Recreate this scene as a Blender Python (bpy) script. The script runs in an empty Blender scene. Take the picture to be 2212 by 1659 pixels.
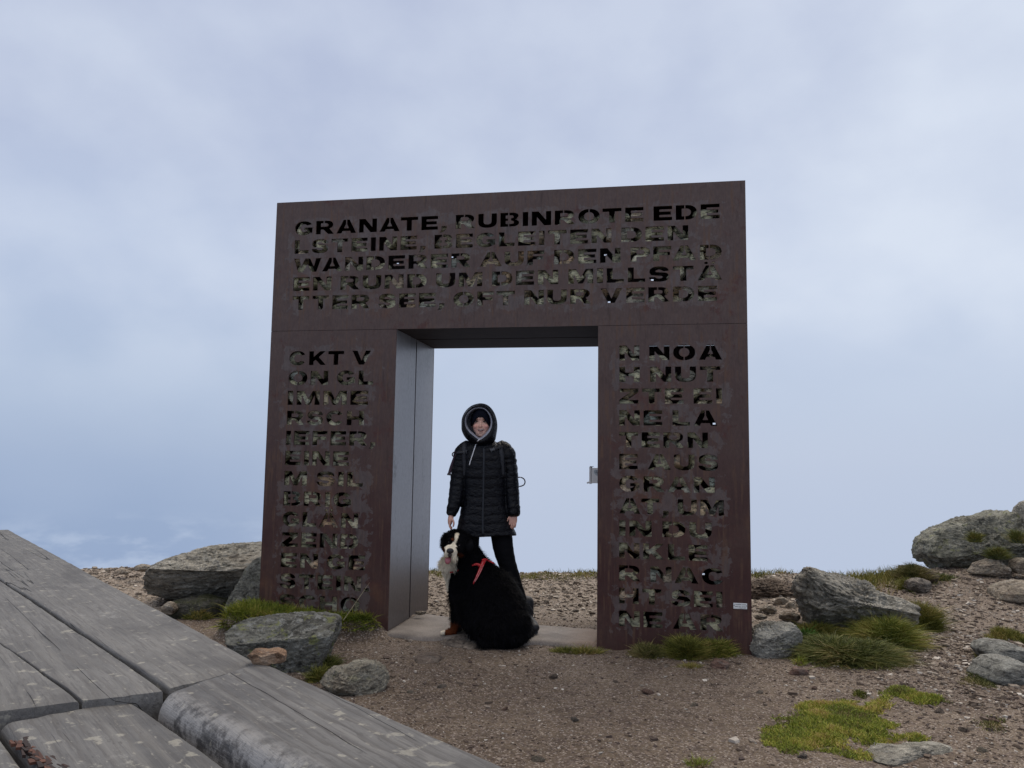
import bpy, bmesh, math, random
import numpy as np
from mathutils import Vector, Matrix
from mathutils.bvhtree import BVHTree

scene = bpy.context.scene
COL = scene.collection
rng = np.random.default_rng(11)
random.seed(4)

# ------------------------------------------------------------------ camera
PITCH, ROLL, FPX, ZC = 0.0998, 0.0147, 1726.3, 1.33      # FPX: focal length for a 2212 px wide picture
cf = np.array([0, math.cos(PITCH), math.sin(PITCH)])
cu0 = np.array([0, -math.sin(PITCH), math.cos(PITCH)])
cr = math.cos(ROLL) * np.array([1., 0, 0]) + math.sin(ROLL) * cu0
cu = -math.sin(ROLL) * np.array([1., 0, 0]) + math.cos(ROLL) * cu0
CAM = np.array([0, 0, ZC])
cd = bpy.data.cameras.new('camera')
cam = bpy.data.objects.new('camera', cd)
COL.objects.link(cam)
M = Matrix(((cr[0], cu[0], -cf[0], 0), (cr[1], cu[1], -cf[1], 0), (cr[2], cu[2], -cf[2], ZC), (0, 0, 0, 1)))
cam.matrix_world = M
cd.sensor_width = 36
cd.lens = FPX / 2212 * 36
cd.clip_start = 0.05
cd.clip_end = 2000
scene.camera = cam

# ------------------------------------------------------------------ sky, sun, exposure
def lin(r, g, b):
    f = lambda c: c / 12.92 if c <= 0.04045 else ((c + 0.055) / 1.055) ** 2.4
    return (f(r / 255), f(g / 255), f(b / 255), 1)
SUN_EL, SUN_AZ = math.radians(52), math.radians(20)
world = bpy.data.worlds.new('World')
scene.world = world
world.use_nodes = True
wt = world.node_tree
wt.nodes.clear()
def wn(t, **k):
    n = wt.nodes.new(t)
    for a, b in k.items(): setattr(n, a, b)
    return n
WL = wt.links.new
tc = wn('ShaderNodeTexCoord')
sep = wn('ShaderNodeSeparateXYZ'); WL(tc.outputs['Generated'], sep.inputs[0])
mr = wn('ShaderNodeMapRange'); mr.inputs[1].default_value = -0.25; mr.inputs[2].default_value = 0.75
# overcast deck: colour by height, broken up by soft cloud noise
mp = wn('ShaderNodeMapping'); mp.inputs['Scale'].default_value = (1.6, 1.6, 2.6)
WL(tc.outputs['Generated'], mp.inputs[0])
nz = wn('ShaderNodeTexNoise'); nz.inputs['Scale'].default_value = 2.4; nz.inputs['Detail'].default_value = 5; nz.inputs['Roughness'].default_value = 0.5
WL(mp.outputs[0], nz.inputs['Vector'])
wob = wn('ShaderNodeMath', operation='MULTIPLY_ADD'); WL(nz.outputs[0], wob.inputs[0]); wob.inputs[1].default_value = 0.16; WL(sep.outputs[2], wob.inputs[2])
WL(wob.outputs[0], mr.inputs[0])
ramp = wn('ShaderNodeValToRGB'); WL(mr.outputs[0], ramp.inputs[0])
stops = [(-0.25, (150, 170, 204)), (-0.06, (154, 174, 206)), (0.02, (166, 184, 213)), (0.10, (177, 193, 219)), (0.22, (188, 201, 226)), (0.38, (186, 197, 222)), (0.58, (182, 192, 218)), (0.66, (196, 205, 226))]
els = ramp.color_ramp.elements
while len(els) < len(stops): els.new(0.5)
for e, (p, c) in zip(els, stops):
    e.position = min(1, max(0, (p + 0.08 + 0.25) / 1.0)); e.color = lin(*c)
# broad brighter part of the deck to the right
dt = wn('ShaderNodeVectorMath', operation='DOT_PRODUCT'); WL(tc.outputs['Generated'], dt.inputs[0]); dt.inputs[1].default_value = (0.50, 0.84, 0.20)
br = wn('ShaderNodeMapRange', interpolation_type='SMOOTHSTEP'); WL(dt.outputs['Value'], br.inputs[0]); br.inputs[1].default_value = 0.89; br.inputs[2].default_value = 1.0
br.inputs[3].default_value = 0.0; br.inputs[4].default_value = 0.50
mp2 = wn('ShaderNodeMapping'); mp2.inputs['Scale'].default_value = (2.2, 2.2, 3.2); mp2.inputs['Rotation'].default_value = (0.0, 0.45, 0.2); mp2.inputs['Location'].default_value = (3.1, 1.7, .4)
WL(tc.outputs['Generated'], mp2.inputs[0])
nz2 = wn('ShaderNodeTexNoise'); nz2.inputs['Scale'].default_value = 2.1; nz2.inputs['Detail'].default_value = 6; nz2.inputs['Roughness'].default_value = 0.48
WL(mp2.outputs[0], nz2.inputs['Vector'])
cl = wn('ShaderNodeMapRange'); WL(nz2.outputs[0], cl.inputs[0]); cl.inputs[1].default_value = 0.38; cl.inputs[2].default_value = 0.64; cl.inputs[3].default_value = 0; cl.inputs[4].default_value = 0.48
ad = wn('ShaderNodeMath', operation='MULTIPLY_ADD', use_clamp=True)
WL(br.outputs[0], ad.inputs[0]); ad.inputs[1].default_value = 1.0; WL(cl.outputs[0], ad.inputs[2])
hi = wn('ShaderNodeMapRange', interpolation_type='SMOOTHSTEP'); WL(sep.outputs[2], hi.inputs[0]); hi.inputs[1].default_value = -0.02; hi.inputs[2].default_value = 0.2
ad2 = wn('ShaderNodeMath', operation='MULTIPLY'); WL(ad.outputs[0], ad2.inputs[0]); WL(hi.outputs[0], ad2.inputs[1])
mx = wn('ShaderNodeMixRGB'); WL(ad2.outputs[0], mx.inputs[0]); WL(ramp.outputs[0], mx.inputs[1]); mx.inputs[2].default_value = lin(219, 228, 243)
# the mist is paler towards the middle and the right, low down
pa = wn('ShaderNodeMapRange', interpolation_type='SMOOTHSTEP'); WL(sep.outputs[0], pa.inputs[0]); pa.inputs[1].default_value = -0.42; pa.inputs[2].default_value = 0.0; pa.inputs[4].default_value = 0.85
pb = wn('ShaderNodeMapRange', interpolation_type='SMOOTHSTEP'); WL(sep.outputs[2], pb.inputs[0]); pb.inputs[1].default_value = 0.22; pb.inputs[2].default_value = 0.0
pc = wn('ShaderNodeMath', operation='MULTIPLY'); WL(pa.outputs[0], pc.inputs[0]); WL(pb.outputs[0], pc.inputs[1])
mxp = wn('ShaderNodeMixRGB'); WL(pc.outputs[0], mxp.inputs[0]); WL(mx.outputs[0], mxp.inputs[1]); mxp.inputs[2].default_value = lin(194, 206, 228)
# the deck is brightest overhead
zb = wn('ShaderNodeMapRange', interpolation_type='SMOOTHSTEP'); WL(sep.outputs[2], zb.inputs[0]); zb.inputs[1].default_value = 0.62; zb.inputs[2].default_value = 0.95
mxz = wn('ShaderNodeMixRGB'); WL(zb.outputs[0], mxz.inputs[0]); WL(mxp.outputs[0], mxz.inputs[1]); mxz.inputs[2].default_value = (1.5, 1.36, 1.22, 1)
# small white cloud tops far below the summit
mp3 = wn('ShaderNodeMapping'); mp3.inputs['Scale'].default_value = (12, 12, 34)
WL(tc.outputs['Generated'], mp3.inputs[0])
nz3 = wn('ShaderNodeTexNoise'); nz3.inputs['Scale'].default_value = 1.4; nz3.inputs['Detail'].default_value = 6; nz3.inputs['Roughness'].default_value = 0.55
WL(mp3.outputs[0], nz3.inputs['Vector'])
c3 = wn('ShaderNodeMapRange', interpolation_type='SMOOTHSTEP'); WL(nz3.outputs[0], c3.inputs[0]); c3.inputs[1].default_value = 0.45; c3.inputs[2].default_value = 0.68; c3.inputs[3].default_value = 0; c3.inputs[4].default_value = 0.5
b3 = wn('ShaderNodeMapRange', interpolation_type='SMOOTHSTEP'); WL(sep.outputs[2], b3.inputs[0]); b3.inputs[1].default_value = -0.05; b3.inputs[2].default_value = -0.10
lf = wn('ShaderNodeMapRange', interpolation_type='SMOOTHSTEP'); WL(sep.outputs[0], lf.inputs[0]); lf.inputs[1].default_value = -0.1; lf.inputs[2].default_value = -0.38
m3 = wn('ShaderNodeMath', operation='MULTIPLY'); WL(c3.outputs[0], m3.inputs[0]); WL(b3.outputs[0], m3.inputs[1])
m4 = wn('ShaderNodeMath', operation='MULTIPLY'); WL(m3.outputs[0], m4.inputs[0]); WL(lf.outputs[0], m4.inputs[1])
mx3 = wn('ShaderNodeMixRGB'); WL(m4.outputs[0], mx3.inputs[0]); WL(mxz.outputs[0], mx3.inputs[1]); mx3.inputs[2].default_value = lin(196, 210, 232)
# the mist below thickens into a pale bank towards the middle and right
# clear sky above the deck (very little of it comes through)
sky = wn('ShaderNodeTexSky', sky_type='NISHITA', sun_disc=False)
sky.sun_elevation = SUN_EL; sky.sun_rotation = SUN_AZ
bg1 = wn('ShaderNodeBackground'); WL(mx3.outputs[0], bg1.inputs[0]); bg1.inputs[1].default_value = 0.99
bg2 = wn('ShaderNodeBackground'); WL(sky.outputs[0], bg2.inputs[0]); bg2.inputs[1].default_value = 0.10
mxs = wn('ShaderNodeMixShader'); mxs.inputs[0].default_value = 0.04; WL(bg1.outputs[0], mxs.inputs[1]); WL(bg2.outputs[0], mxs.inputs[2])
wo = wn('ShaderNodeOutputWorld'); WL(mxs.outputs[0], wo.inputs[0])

sl = bpy.data.lights.new('sun', 'SUN'); sl.energy = 1.5; sl.angle = math.radians(32); sl.color = (1, 0.90, 0.77)
so = bpy.data.objects.new('sun', sl); COL.objects.link(so)
sdir = Vector((math.sin(SUN_AZ) * math.cos(SUN_EL), math.cos(SUN_AZ) * math.cos(SUN_EL), math.sin(SUN_EL)))
so.rotation_euler = sdir.to_track_quat('Z', 'Y').to_euler()
so.location = (4, 12, 14)

scene.view_settings.view_transform = 'Standard'
scene.view_settings.look = 'None'
scene.view_settings.exposure = 0.0
scene.view_settings.gamma = 1.0

# ------------------------------------------------------------------ helpers
def ray(px, py):
    return cf + (px - 1106) / FPX * cr - (py - 829.5) / FPX * cu
def on_y(px, py, Y):
    d = ray(px, py); return CAM + d * (Y / d[1])
def on_z(px, py, z):
    d = ray(px, py); return CAM + d * ((z - ZC) / d[2])

def hash3(i, j, k, s):
    n = (i * 374761393 + j * 668265263 + k * 2147483647 + s * 1274126177) & 0xffffffff
    n = ((n ^ (n >> 13)) * 1274126177) & 0xffffffff
    n = ((n ^ (n >> 15)) * 2246822519) & 0xffffffff
    return ((n ^ (n >> 16)) & 0xffff) / 65535.0
def vnoise(P, seed=0):
    P = np.asarray(P, float)
    I = np.floor(P).astype(np.int64); f = P - I; f = f * f * (3 - 2 * f)
    r = 0
    for a in (0, 1):
        for b in (0, 1):
            for c in (0, 1):
                w = (f[:, 0] if a else 1 - f[:, 0]) * (f[:, 1] if b else 1 - f[:, 1]) * (f[:, 2] if c else 1 - f[:, 2])
                r = r + w * hash3(I[:, 0] + a, I[:, 1] + b, I[:, 2] + c, seed)
    return r * 2 - 1
def fbm(P, octv=4, seed=0, gain=0.5):
    P = np.asarray(P, float); r = 0; a = 1; t = 0
    for o in range(octv):
        r = r + a * vnoise(P * 2 ** o + 17.3 * o, seed + o); t += a; a *= gain
    return r / t

def tag(o, label=None, cat=None, group=None, kind=None):
    if label: o['label'] = label
    if cat: o['category'] = cat
    if group: o['group'] = group
    if kind: o['kind'] = kind
    return o
def empty(name, loc, label, cat, group=None, rz=0):
    o = bpy.data.objects.new(name, None); COL.objects.link(o)
    o.location = loc; o.rotation_euler = (0, 0, rz); o.empty_display_size = 0.2
    return tag(o, label, cat, group)
def link(name, me, mat=None, parent=None, loc=None):
    o = bpy.data.objects.new(name, me); COL.objects.link(o)
    if mat is not None:
        me.materials.clear(); me.materials.append(mat)
    if loc is not None: o.location = loc
    if parent is not None: o.parent = parent
    return o
def mesh(name, V, F, smooth=True, origin=None):
    V = np.asarray(V, float)
    if origin is not None: V = V - np.asarray(origin)
    me = bpy.data.meshes.new(name)
    if isinstance(F, np.ndarray) and F.ndim == 2:
        n, k = F.shape
        me.vertices.add(len(V)); me.vertices.foreach_set('co', V.astype(np.float32).ravel())
        me.loops.add(n * k); me.loops.foreach_set('vertex_index', F.astype(np.int32).ravel())
        me.polygons.add(n); me.polygons.foreach_set('loop_start', np.arange(0, n * k, k, dtype=np.int32))
        me.update(calc_edges=True); me.validate()
    else:
        me.from_pydata([tuple(v) for v in V], [], [tuple(f) for f in F]); me.update()
    me.polygons.foreach_set('use_smooth', np.full(len(me.polygons), smooth))
    return me
def colattr(me, C, name='Col'):
    a = me.color_attributes.new(name, 'FLOAT_COLOR', 'POINT')
    C = np.asarray(C, np.float32)
    if C.shape[1] == 3: C = np.hstack([C, np.ones((len(C), 1), np.float32)])
    a.data.foreach_set('color', C.ravel())
class MB:
    """collects closed shapes, to be built as one mesh"""
    def __init__(s): s.V = []; s.F = []; s.n = 0
    def add(s, V, F):
        s.V += [tuple(v) for v in V]; s.F += [tuple(i + s.n for i in f) for f in F]; s.n = len(s.V); return s
    def box(s, lo, hi):
        x0, y0, z0 = lo; x1, y1, z1 = hi
        return s.add([(x0, y0, z0), (x1, y0, z0), (x1, y1, z0), (x0, y1, z0), (x0, y0, z1), (x1, y0, z1), (x1, y1, z1), (x0, y1, z1)],
                     [(0, 3, 2, 1), (4, 5, 6, 7), (0, 1, 5, 4), (1, 2, 6, 5), (2, 3, 7, 6), (3, 0, 4, 7)])
    def loft(s, rings):
        n = len(rings[0]); b = 0; V = []; F = []
        for r in rings: V += [tuple(p) for p in r]
        for i in range(len(rings) - 1):
            for j in range(n):
                k = (j + 1) % n
                F.append((i * n + j, i * n + k, (i + 1) * n + k, (i + 1) * n + j))
        c0 = np.mean(rings[0], axis=0); c1 = np.mean(rings[-1], axis=0)
        V += [tuple(c0), tuple(c1)]; a = len(V) - 2
        for j in range(n):
            k = (j + 1) % n
            F.append((a, k, j)); F.append((a + 1, (len(rings) - 1) * n + j, (len(rings) - 1) * n + k))
        return s.add(V, F)
    def tube(s, pts, rad, side=(1, 0, 0), seg=16, sub=4, caps=True, squash=1.0):
        pts = np.asarray(pts, float)
        rad = np.asarray([(r, r) if np.isscalar(r) else r for r in rad], float)
        P, Rr = spline(pts, sub), spline(rad, sub)
        T = np.gradient(P, axis=0); T /= np.linalg.norm(T, axis=1)[:, None] + 1e-9
        rings = []
        a = np.linspace(0, 2 * np.pi, seg, endpoint=False)
        def ring(c, t, r0, r1):
            sd = np.array(side, float); u = sd - t * (t @ sd); u /= np.linalg.norm(u) + 1e-9; v = np.cross(t, u)
            return c + np.cos(a)[:, None] * u * r0 + np.sin(a)[:, None] * v * r1
        if caps:
            for q in (0.3, 0.65, 0.9):
                d = math.sqrt(1 - q * q); rings.append(ring(P[0] - T[0] * d * Rr[0].min() * squash, T[0], Rr[0][0] * q, Rr[0][1] * q))
        for c, t, r in zip(P, T, Rr): rings.append(ring(c, t, r[0], r[1]))
        if caps:
            for q in (0.9, 0.65, 0.3):
                d = math.sqrt(1 - q * q); rings.append(ring(P[-1] + T[-1] * d * Rr[-1].min() * squash, T[-1], Rr[-1][0] * q, Rr[-1][1] * q))
        return s.loft(rings)
    def ell(s, c, r, rot=None, n=20):
        m = n // 2 + 1; rings = []
        a = np.linspace(0, 2 * np.pi, n, endpoint=False)
        for i in range(1, m):
            th = math.pi * i / m
            rings.append(np.stack([np.cos(a) * math.sin(th) * r[0], np.sin(a) * math.sin(th) * r[1], np.full(n, -math.cos(th) * r[2])], 1))
        R = np.array(rot) if rot is not None else np.eye(3)
        rings = [np.asarray(q) @ R.T + np.asarray(c) for q in rings]
        return s.loft(rings)
    def ribbon(s, pts, w, th, nrm, sub=4):
        """flat strap along pts; nrm: outward direction, per point or one for all"""
        P = spline(np.asarray(pts, float), sub)
        nrm = np.asarray(nrm, float)
        N = spline(nrm, sub) if nrm.ndim == 2 else np.repeat(nrm[None], len(P), 0)
        W = spline(np.asarray(w, float)[:, None], sub)[:, 0] if not np.isscalar(w) else np.full(len(P), w)
        T = np.gradient(P, axis=0); T /= np.linalg.norm(T, axis=1)[:, None] + 1e-9
        rings = []
        for p, t, n, ww in zip(P, T, N, W):
            n = n - t * (t @ n); n /= np.linalg.norm(n) + 1e-9; b = np.cross(t, n)
            rings.append([p + b * ww / 2, p + b * ww / 2 + n * th, p - b * ww / 2 + n * th, p - b * ww / 2])
        return s.loft(rings)
    def build(s, name, mat, parent=None, smooth=False, world=False, loc=None):
        org = np.array(parent.location) if (parent is not None and world) else loc
        return link(name, mesh(name, s.V, s.F, smooth, org), mat, parent, loc)
def spline(P, sub):
    P = np.asarray(P, float)
    if len(P) < 3 or sub <= 1:
        if len(P) == 2 and sub > 1:
            t = np.linspace(0, 1, sub + 1)[:, None]; return P[0] * (1 - t) + P[1] * t
        return P
    Q = np.vstack([2 * P[0] - P[1], P, 2 * P[-1] - P[-2]]); out = []
    for i in range(1, len(Q) - 2):
        for k in range(sub):
            t = k / sub; p0, p1, p2, p3 = Q[i - 1], Q[i], Q[i + 1], Q[i + 2]
            out.append(0.5 * ((2 * p1) + (-p0 + p2) * t + (2 * p0 - 5 * p1 + 4 * p2 - p3) * t * t + (-p0 + 3 * p1 - 3 * p2 + p3) * t ** 3))
    out.append(Q[-2]); return np.array(out)
def evaluated(me, mods):
    """mesh after modifiers; mods: list of (type, settings)"""
    o = bpy.data.objects.new('working_copy', me); COL.objects.link(o)
    for t, st in mods:
        m = o.modifiers.new(t.lower(), t)
        for k, v in st.items(): setattr(m, k, v)
    dg = bpy.context.evaluated_depsgraph_get(); dg.update()
    r = bpy.data.meshes.new_from_object(o.evaluated_get(dg))
    bpy.data.objects.remove(o)
    return r
def fuse(name, mb, voxel, smooth=4, origin=(0, 0, 0)):
    me = mesh(name + '_pieces', mb.V, mb.F, True, origin)
    r = evaluated(me, [('REMESH', dict(mode='VOXEL', voxel_size=voxel)), ('SMOOTH', dict(iterations=smooth, factor=0.5))])
    bpy.data.meshes.remove(me)
    r.name = name
    r.polygons.foreach_set('use_smooth', np.full(len(r.polygons), True))
    return r
def get_co(me):
    a = np.empty(len(me.vertices) * 3, np.float32); me.vertices.foreach_get('co', a); return a.reshape(-1, 3).astype(float)
def get_no(me):
    a = np.empty(len(me.vertices) * 3, np.float32); me.vertices.foreach_get('normal', a); return a.reshape(-1, 3).astype(float)
def set_co(me, V):
    me.vertices.foreach_set('co', np.asarray(V, np.float32).ravel()); me.update()

# ------------------------------------------------------------------ materials
class Mat:
    def __init__(s, name):
        s.m = bpy.data.materials.new(name); s.m.use_nodes = True
        s.t = s.m.node_tree; s.t.nodes.clear()
        s.b = s.n('ShaderNodeBsdfPrincipled'); o = s.n('ShaderNodeOutputMaterial'); s.l(s.b.outputs[0], o.inputs[0])
        s.tc = s.n('ShaderNodeTexCoord')
    def n(s, t, **k):
        q = s.t.nodes.new(t)
        for a, b in k.items(): setattr(q, a, b)
        return q
    def l(s, a, b): s.t.links.new(a, b)
    def inp(s, sock, v):
        if isinstance(v, bpy.types.NodeSocket): s.l(v, sock)
        else: sock.default_value = v
    def coord(s, scale=(1, 1, 1), rot=(0, 0, 0), loc=(0, 0, 0), src='Object'):
        q = s.n('ShaderNodeMapping'); s.l(s.tc.outputs[src], q.inputs[0])
        q.inputs['Scale'].default_value = scale; q.inputs['Rotation'].default_value = rot
        if isinstance(loc, bpy.types.NodeSocket): s.l(loc, q.inputs['Location'])
        else: q.inputs['Location'].default_value = loc
        return q.outputs[0]
    def noise(s, vec, scale, detail=5, rough=0.55, dist=0.0):
        q = s.n('ShaderNodeTexNoise'); s.l(vec, q.inputs['Vector'])
        q.inputs['Scale'].default_value = scale; q.inputs['Detail'].default_value = detail; q.inputs['Roughness'].default_value = rough; q.inputs['Distortion'].default_value = dist
        return q.outputs[0]
    def vor(s, vec, scale, out='Color', feature='F1', rnd=1.0):
        q = s.n('ShaderNodeTexVoronoi', feature=feature); s.l(vec, q.inputs['Vector']); q.inputs['Scale'].default_value = scale; q.inputs['Randomness'].default_value = rnd
        return q.outputs[out]
    def rng(s, v, a, b, c=0.0, d=1.0, smooth=True):
        q = s.n('ShaderNodeMapRange', interpolation_type='SMOOTHSTEP' if smooth else 'LINEAR'); s.l(v, q.inputs[0])
        for i, x in enumerate((a, b, c, d)): q.inputs[i + 1].default_value = x
        return q.outputs[0]
    def mix(s, f, a, b, blend='MIX'):
        q = s.n('ShaderNodeMixRGB', blend_type=blend)
        s.inp(q.inputs[0], f)
        for i, c in ((1, a), (2, b)):
            if isinstance(c, tuple) and len(c) == 3: c = c + (1,)
            s.inp(q.inputs[i], c)
        return q.outputs[0]
    def math(s, op, a, b=0.0, clamp=False):
        q = s.n('ShaderNodeMath', operation=op, use_clamp=clamp); s.inp(q.inputs[0], a); s.inp(q.inputs[1], b); return q.outputs[0]
    def ramp(s, v, stops):
        q = s.n('ShaderNodeValToRGB'); s.l(v, q.inputs[0]); e = q.color_ramp.elements
        while len(e) < len(stops): e.new(0.5)
        for x, (p, c) in zip(e, stops): x.position = p; x.color = tuple(c) + (1,)
        return q.outputs[0]
    def bump(s, h, dist, strength=1.0, prev=None):
        q = s.n('ShaderNodeBump'); s.l(h, q.inputs['Height']); q.inputs['Distance'].default_value = dist; q.inputs['Strength'].default_value = strength
        if prev is not None: s.l(prev, q.inputs['Normal'])
        return q.outputs[0]
    def attr(s, name, out='Color'):
        q = s.n('ShaderNodeAttribute', attribute_name=name); return q.outputs[out]
    def island(s): return s.n('ShaderNodeNewGeometry').outputs['Random Per Island']
    def objrand(s): return s.n('ShaderNodeObjectInfo').outputs['Random']
    def out(s, col=None, rough=None, normal=None, metal=None, spec=None):
        for k, v in (('Base Color', col), ('Roughness', rough), ('Normal', normal), ('Metallic', metal), ('Specular IOR Level', spec)):
            if v is None: continue
            if isinstance(v, tuple) and len(v) == 3: v = v + (1,)
            s.inp(s.b.inputs[k], v)
        return s.m
def plain(name, col, rough=0.6, metal=0.0, spec=0.4, var=0.12, scale=30):
    m = Mat(name); v = m.noise(m.coord(), scale)
    lo = tuple(c * (1 - var) for c in col); hi_ = tuple(min(1, c * (1 + var)) for c in col)
    return m.out(m.mix(v, lo, hi_), rough, metal=metal, spec=spec)

def rust_mat():
    m = Mat('weathered_corten'); c = m.coord()
    n1 = m.noise(c, 2.1, 6, 0.6, 0.4); n2 = m.noise(c, 9, 6, 0.65); n3 = m.noise(m.coord((1, 1, 0.35)), 60, 3, 0.7)
    n4 = m.noise(m.coord(loc=(5, 3, 1)), 4.5, 9, 0.74, 0.3)
    base = m.mix(m.rng(n1, 0.36, 0.66), (0.056, 0.021, 0.019), (0.078, 0.040, 0.033))
    sepz = m.n('ShaderNodeSeparateXYZ'); m.l(c, sepz.inputs[0])
    high = m.rng(sepz.outputs[2], 0.5, 2.6)               # the upper plates are greyer than the lower ones
    base = m.mix(m.math('MULTIPLY', high, 0.75), base, m.mix(m.rng(n2, 0.3, 0.7), (0.100, 0.068, 0.060), (0.132, 0.099, 0.090)))
    base = m.mix(m.rng(n4, 0.56, 0.66, 0, 0.8), base, (0.085, 0.030, 0.026))         # dark red blotches
    base = m.mix(m.rng(m.noise(m.coord(loc=(2, 7, 4)), 1.9, 8, 0.7), 0.56, 0.74, 0, 0.75), base, (0.135, 0.060, 0.034))   # fresh orange rust
    n5 = m.noise(m.coord(loc=(9, 1, 6)), 8.5, 9, 0.68, 0.25)
    u, v = sepz.outputs[0], sepz.outputs[2]
    mul = lambda a, b: m.math('MULTIPLY', a, b)
    lint = mul(mul(m.rng(v, 2.46, 2.54), m.rng(v, 3.38, 3.32)), mul(m.rng(u, 0.06, 0.15), m.rng(u, 3.72, 3.62)))
    pil = mul(mul(m.rng(v, 0.05, 0.12), m.rng(v, 2.30, 2.24)), m.math('ADD', mul(m.rng(u, 0.06, 0.14), m.rng(u, 0.98, 0.88)), mul(m.rng(u, 2.74, 2.82), m.rng(u, 3.70, 3.62))))
    grey = m.math('ADD', 0.27, mul(m.math('MAXIMUM', lint, pil), 0.15))
    g = m.math('ADD', m.rng(n5, 0.0, 1.0, -0.5, 0.5, False), grey)
    base = m.mix(m.rng(g, 0.438, 0.455, 0, 0.55), base, m.mix(m.rng(n2, 0.35, 0.7), (0.120, 0.102, 0.100), (0.160, 0.142, 0.140)))   # pale mineral run-off round the letters
    base = m.mix(m.rng(n3, 0.3, 0.75, 0, 0.35), base, (0.03, 0.018, 0.016))
    run = m.noise(m.coord((1, 1, 0.06)), 34, 4, 0.6)
    base = m.mix(m.math('MULTIPLY', m.rng(run, 0.50, 0.64, 0, 0.7), m.rng(n2, 0.35, 0.6)), base, (0.118, 0.064, 0.040))
    base = m.mix(m.rng(m.noise(m.coord((1, 1, 0.12), loc=(7, 0, 3)), 19, 5, 0.65), 0.56, 0.70, 0, 0.5), base, (0.030, 0.017, 0.016))
    return m.out(base, m.rng(n2, 0.2, 0.8, 0.5, 0.75), m.bump(n3, 0.002, 0.5), spec=0.35)
def steel_mat():
    m = Mat('smooth_steel'); c = m.coord((1, 1, 0.6))
    n1 = m.noise(c, 1.3, 4, 0.5, 0.2); n2 = m.noise(m.coord((1, 1, 0.8)), 40, 4)
    sepz = m.n('ShaderNodeSeparateXYZ'); m.l(m.coord(), sepz.inputs[0])
    low = m.rng(sepz.outputs[2], 1.0, 0.1)
    base = m.mix(m.rng(n1, 0.35, 0.65), (0.215, 0.205, 0.212), (0.25, 0.24, 0.248))
    base = m.mix(m.math('MULTIPLY', low, 0.8), base, (0.065, 0.05, 0.05))  # darker foot painted in, standing for the ground's reflection
    st = m.math('MULTIPLY', m.rng(m.noise(m.coord((1.5, 1.5, 0.7), loc=(3, 3, 3)), 2.4, 9, 0.72), 0.56, 0.68), m.rng(n2, 0.3, 0.6, 0.3, 1))
    base = m.mix(m.math('MULTIPLY', st, 0.7), base, (0.06, 0.052, 0.05))
    top = m.rng(sepz.outputs[2], 2.0, 2.35)
    base = m.mix(m.math('MULTIPLY', top, m.rng(n1, 0.3, 0.6)), base, (0.05, 0.045, 0.045))
    return m.out(base, m.rng(n2, 0.2, 0.8, 0.28, 0.42), metal=0.25, spec=0.5)
def rock_mat(name, dark, light, warm=0.25, lichen=0.0, pale=0.3, bed=0.0, strat=3.0, moss=0.0):
    m = Mat(name)
    loc = m.n('ShaderNodeCombineXYZ'); r = m.objrand()
    for i in range(3): m.l(m.math('MULTIPLY', r, 13.0 + 7 * i), loc.inputs[i])
    c = m.coord((1, 1, strat), (0, bed, 0), loc.outputs[0]); c2 = m.coord((1, 1, 1), (0, 0, 0), loc.outputs[0])
    n1 = m.noise(c, 4.5, 8, 0.62, 0.4); n2 = m.noise(c, 16, 8, 0.68, 0.8); n3 = m.noise(c2, 55, 5, 0.7)
    base = m.mix(m.rng(n1, 0.32, 0.68), dark, light)
    base = m.mix(m.rng(n2, 0.50, 0.66, 0, 0.75), base, tuple(min(1, x * 1.4) for x in light))
    base = m.mix(m.rng(n2, 0.47, 0.36, 0, 0.85), base, tuple(x * 0.38 for x in dark))  # crevice shade painted into the colour where the bump is low
    base = m.mix(m.rng(m.noise(c2, 2.2, 5), 0.5, 0.75, 0, warm), base, (0.27, 0.165, 0.10))
    v = m.noise(m.coord(loc=(4, 4, 4)), 13, 9, 0.78, 0.3)
    base = m.mix(m.rng(v, 0.54, 0.58, 0, pale), base, m.mix(n3, (0.34, 0.35, 0.32), (0.50, 0.50, 0.47)))
    if lichen > 0:
        v2 = m.noise(m.coord(loc=(1, 8, 2)), 9, 8, 0.75, 0.3)
        base = m.mix(m.rng(v2, 0.57, 0.61, 0, lichen), base, m.mix(n3, (0.26, 0.29, 0.10), (0.42, 0.44, 0.17)))
    if moss > 0:
        v3 = m.noise(c2, 5, 5, 0.6); base = m.mix(m.rng(v3, 0.45, 0.6, 0, moss), base, (0.075, 0.085, 0.02))
    base = m.mix(m.rng(n3, 0.3, 0.7, 0, 0.25), base, tuple(x * 0.5 for x in dark))
    nb = m.bump(n1, 0.08, 0.9); nb = m.bump(n2, 0.045, 1.0, nb); nb = m.bump(n3, 0.010, 0.9, nb)
    return m.out(base, 0.8, nb, spec=0.3)
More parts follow.
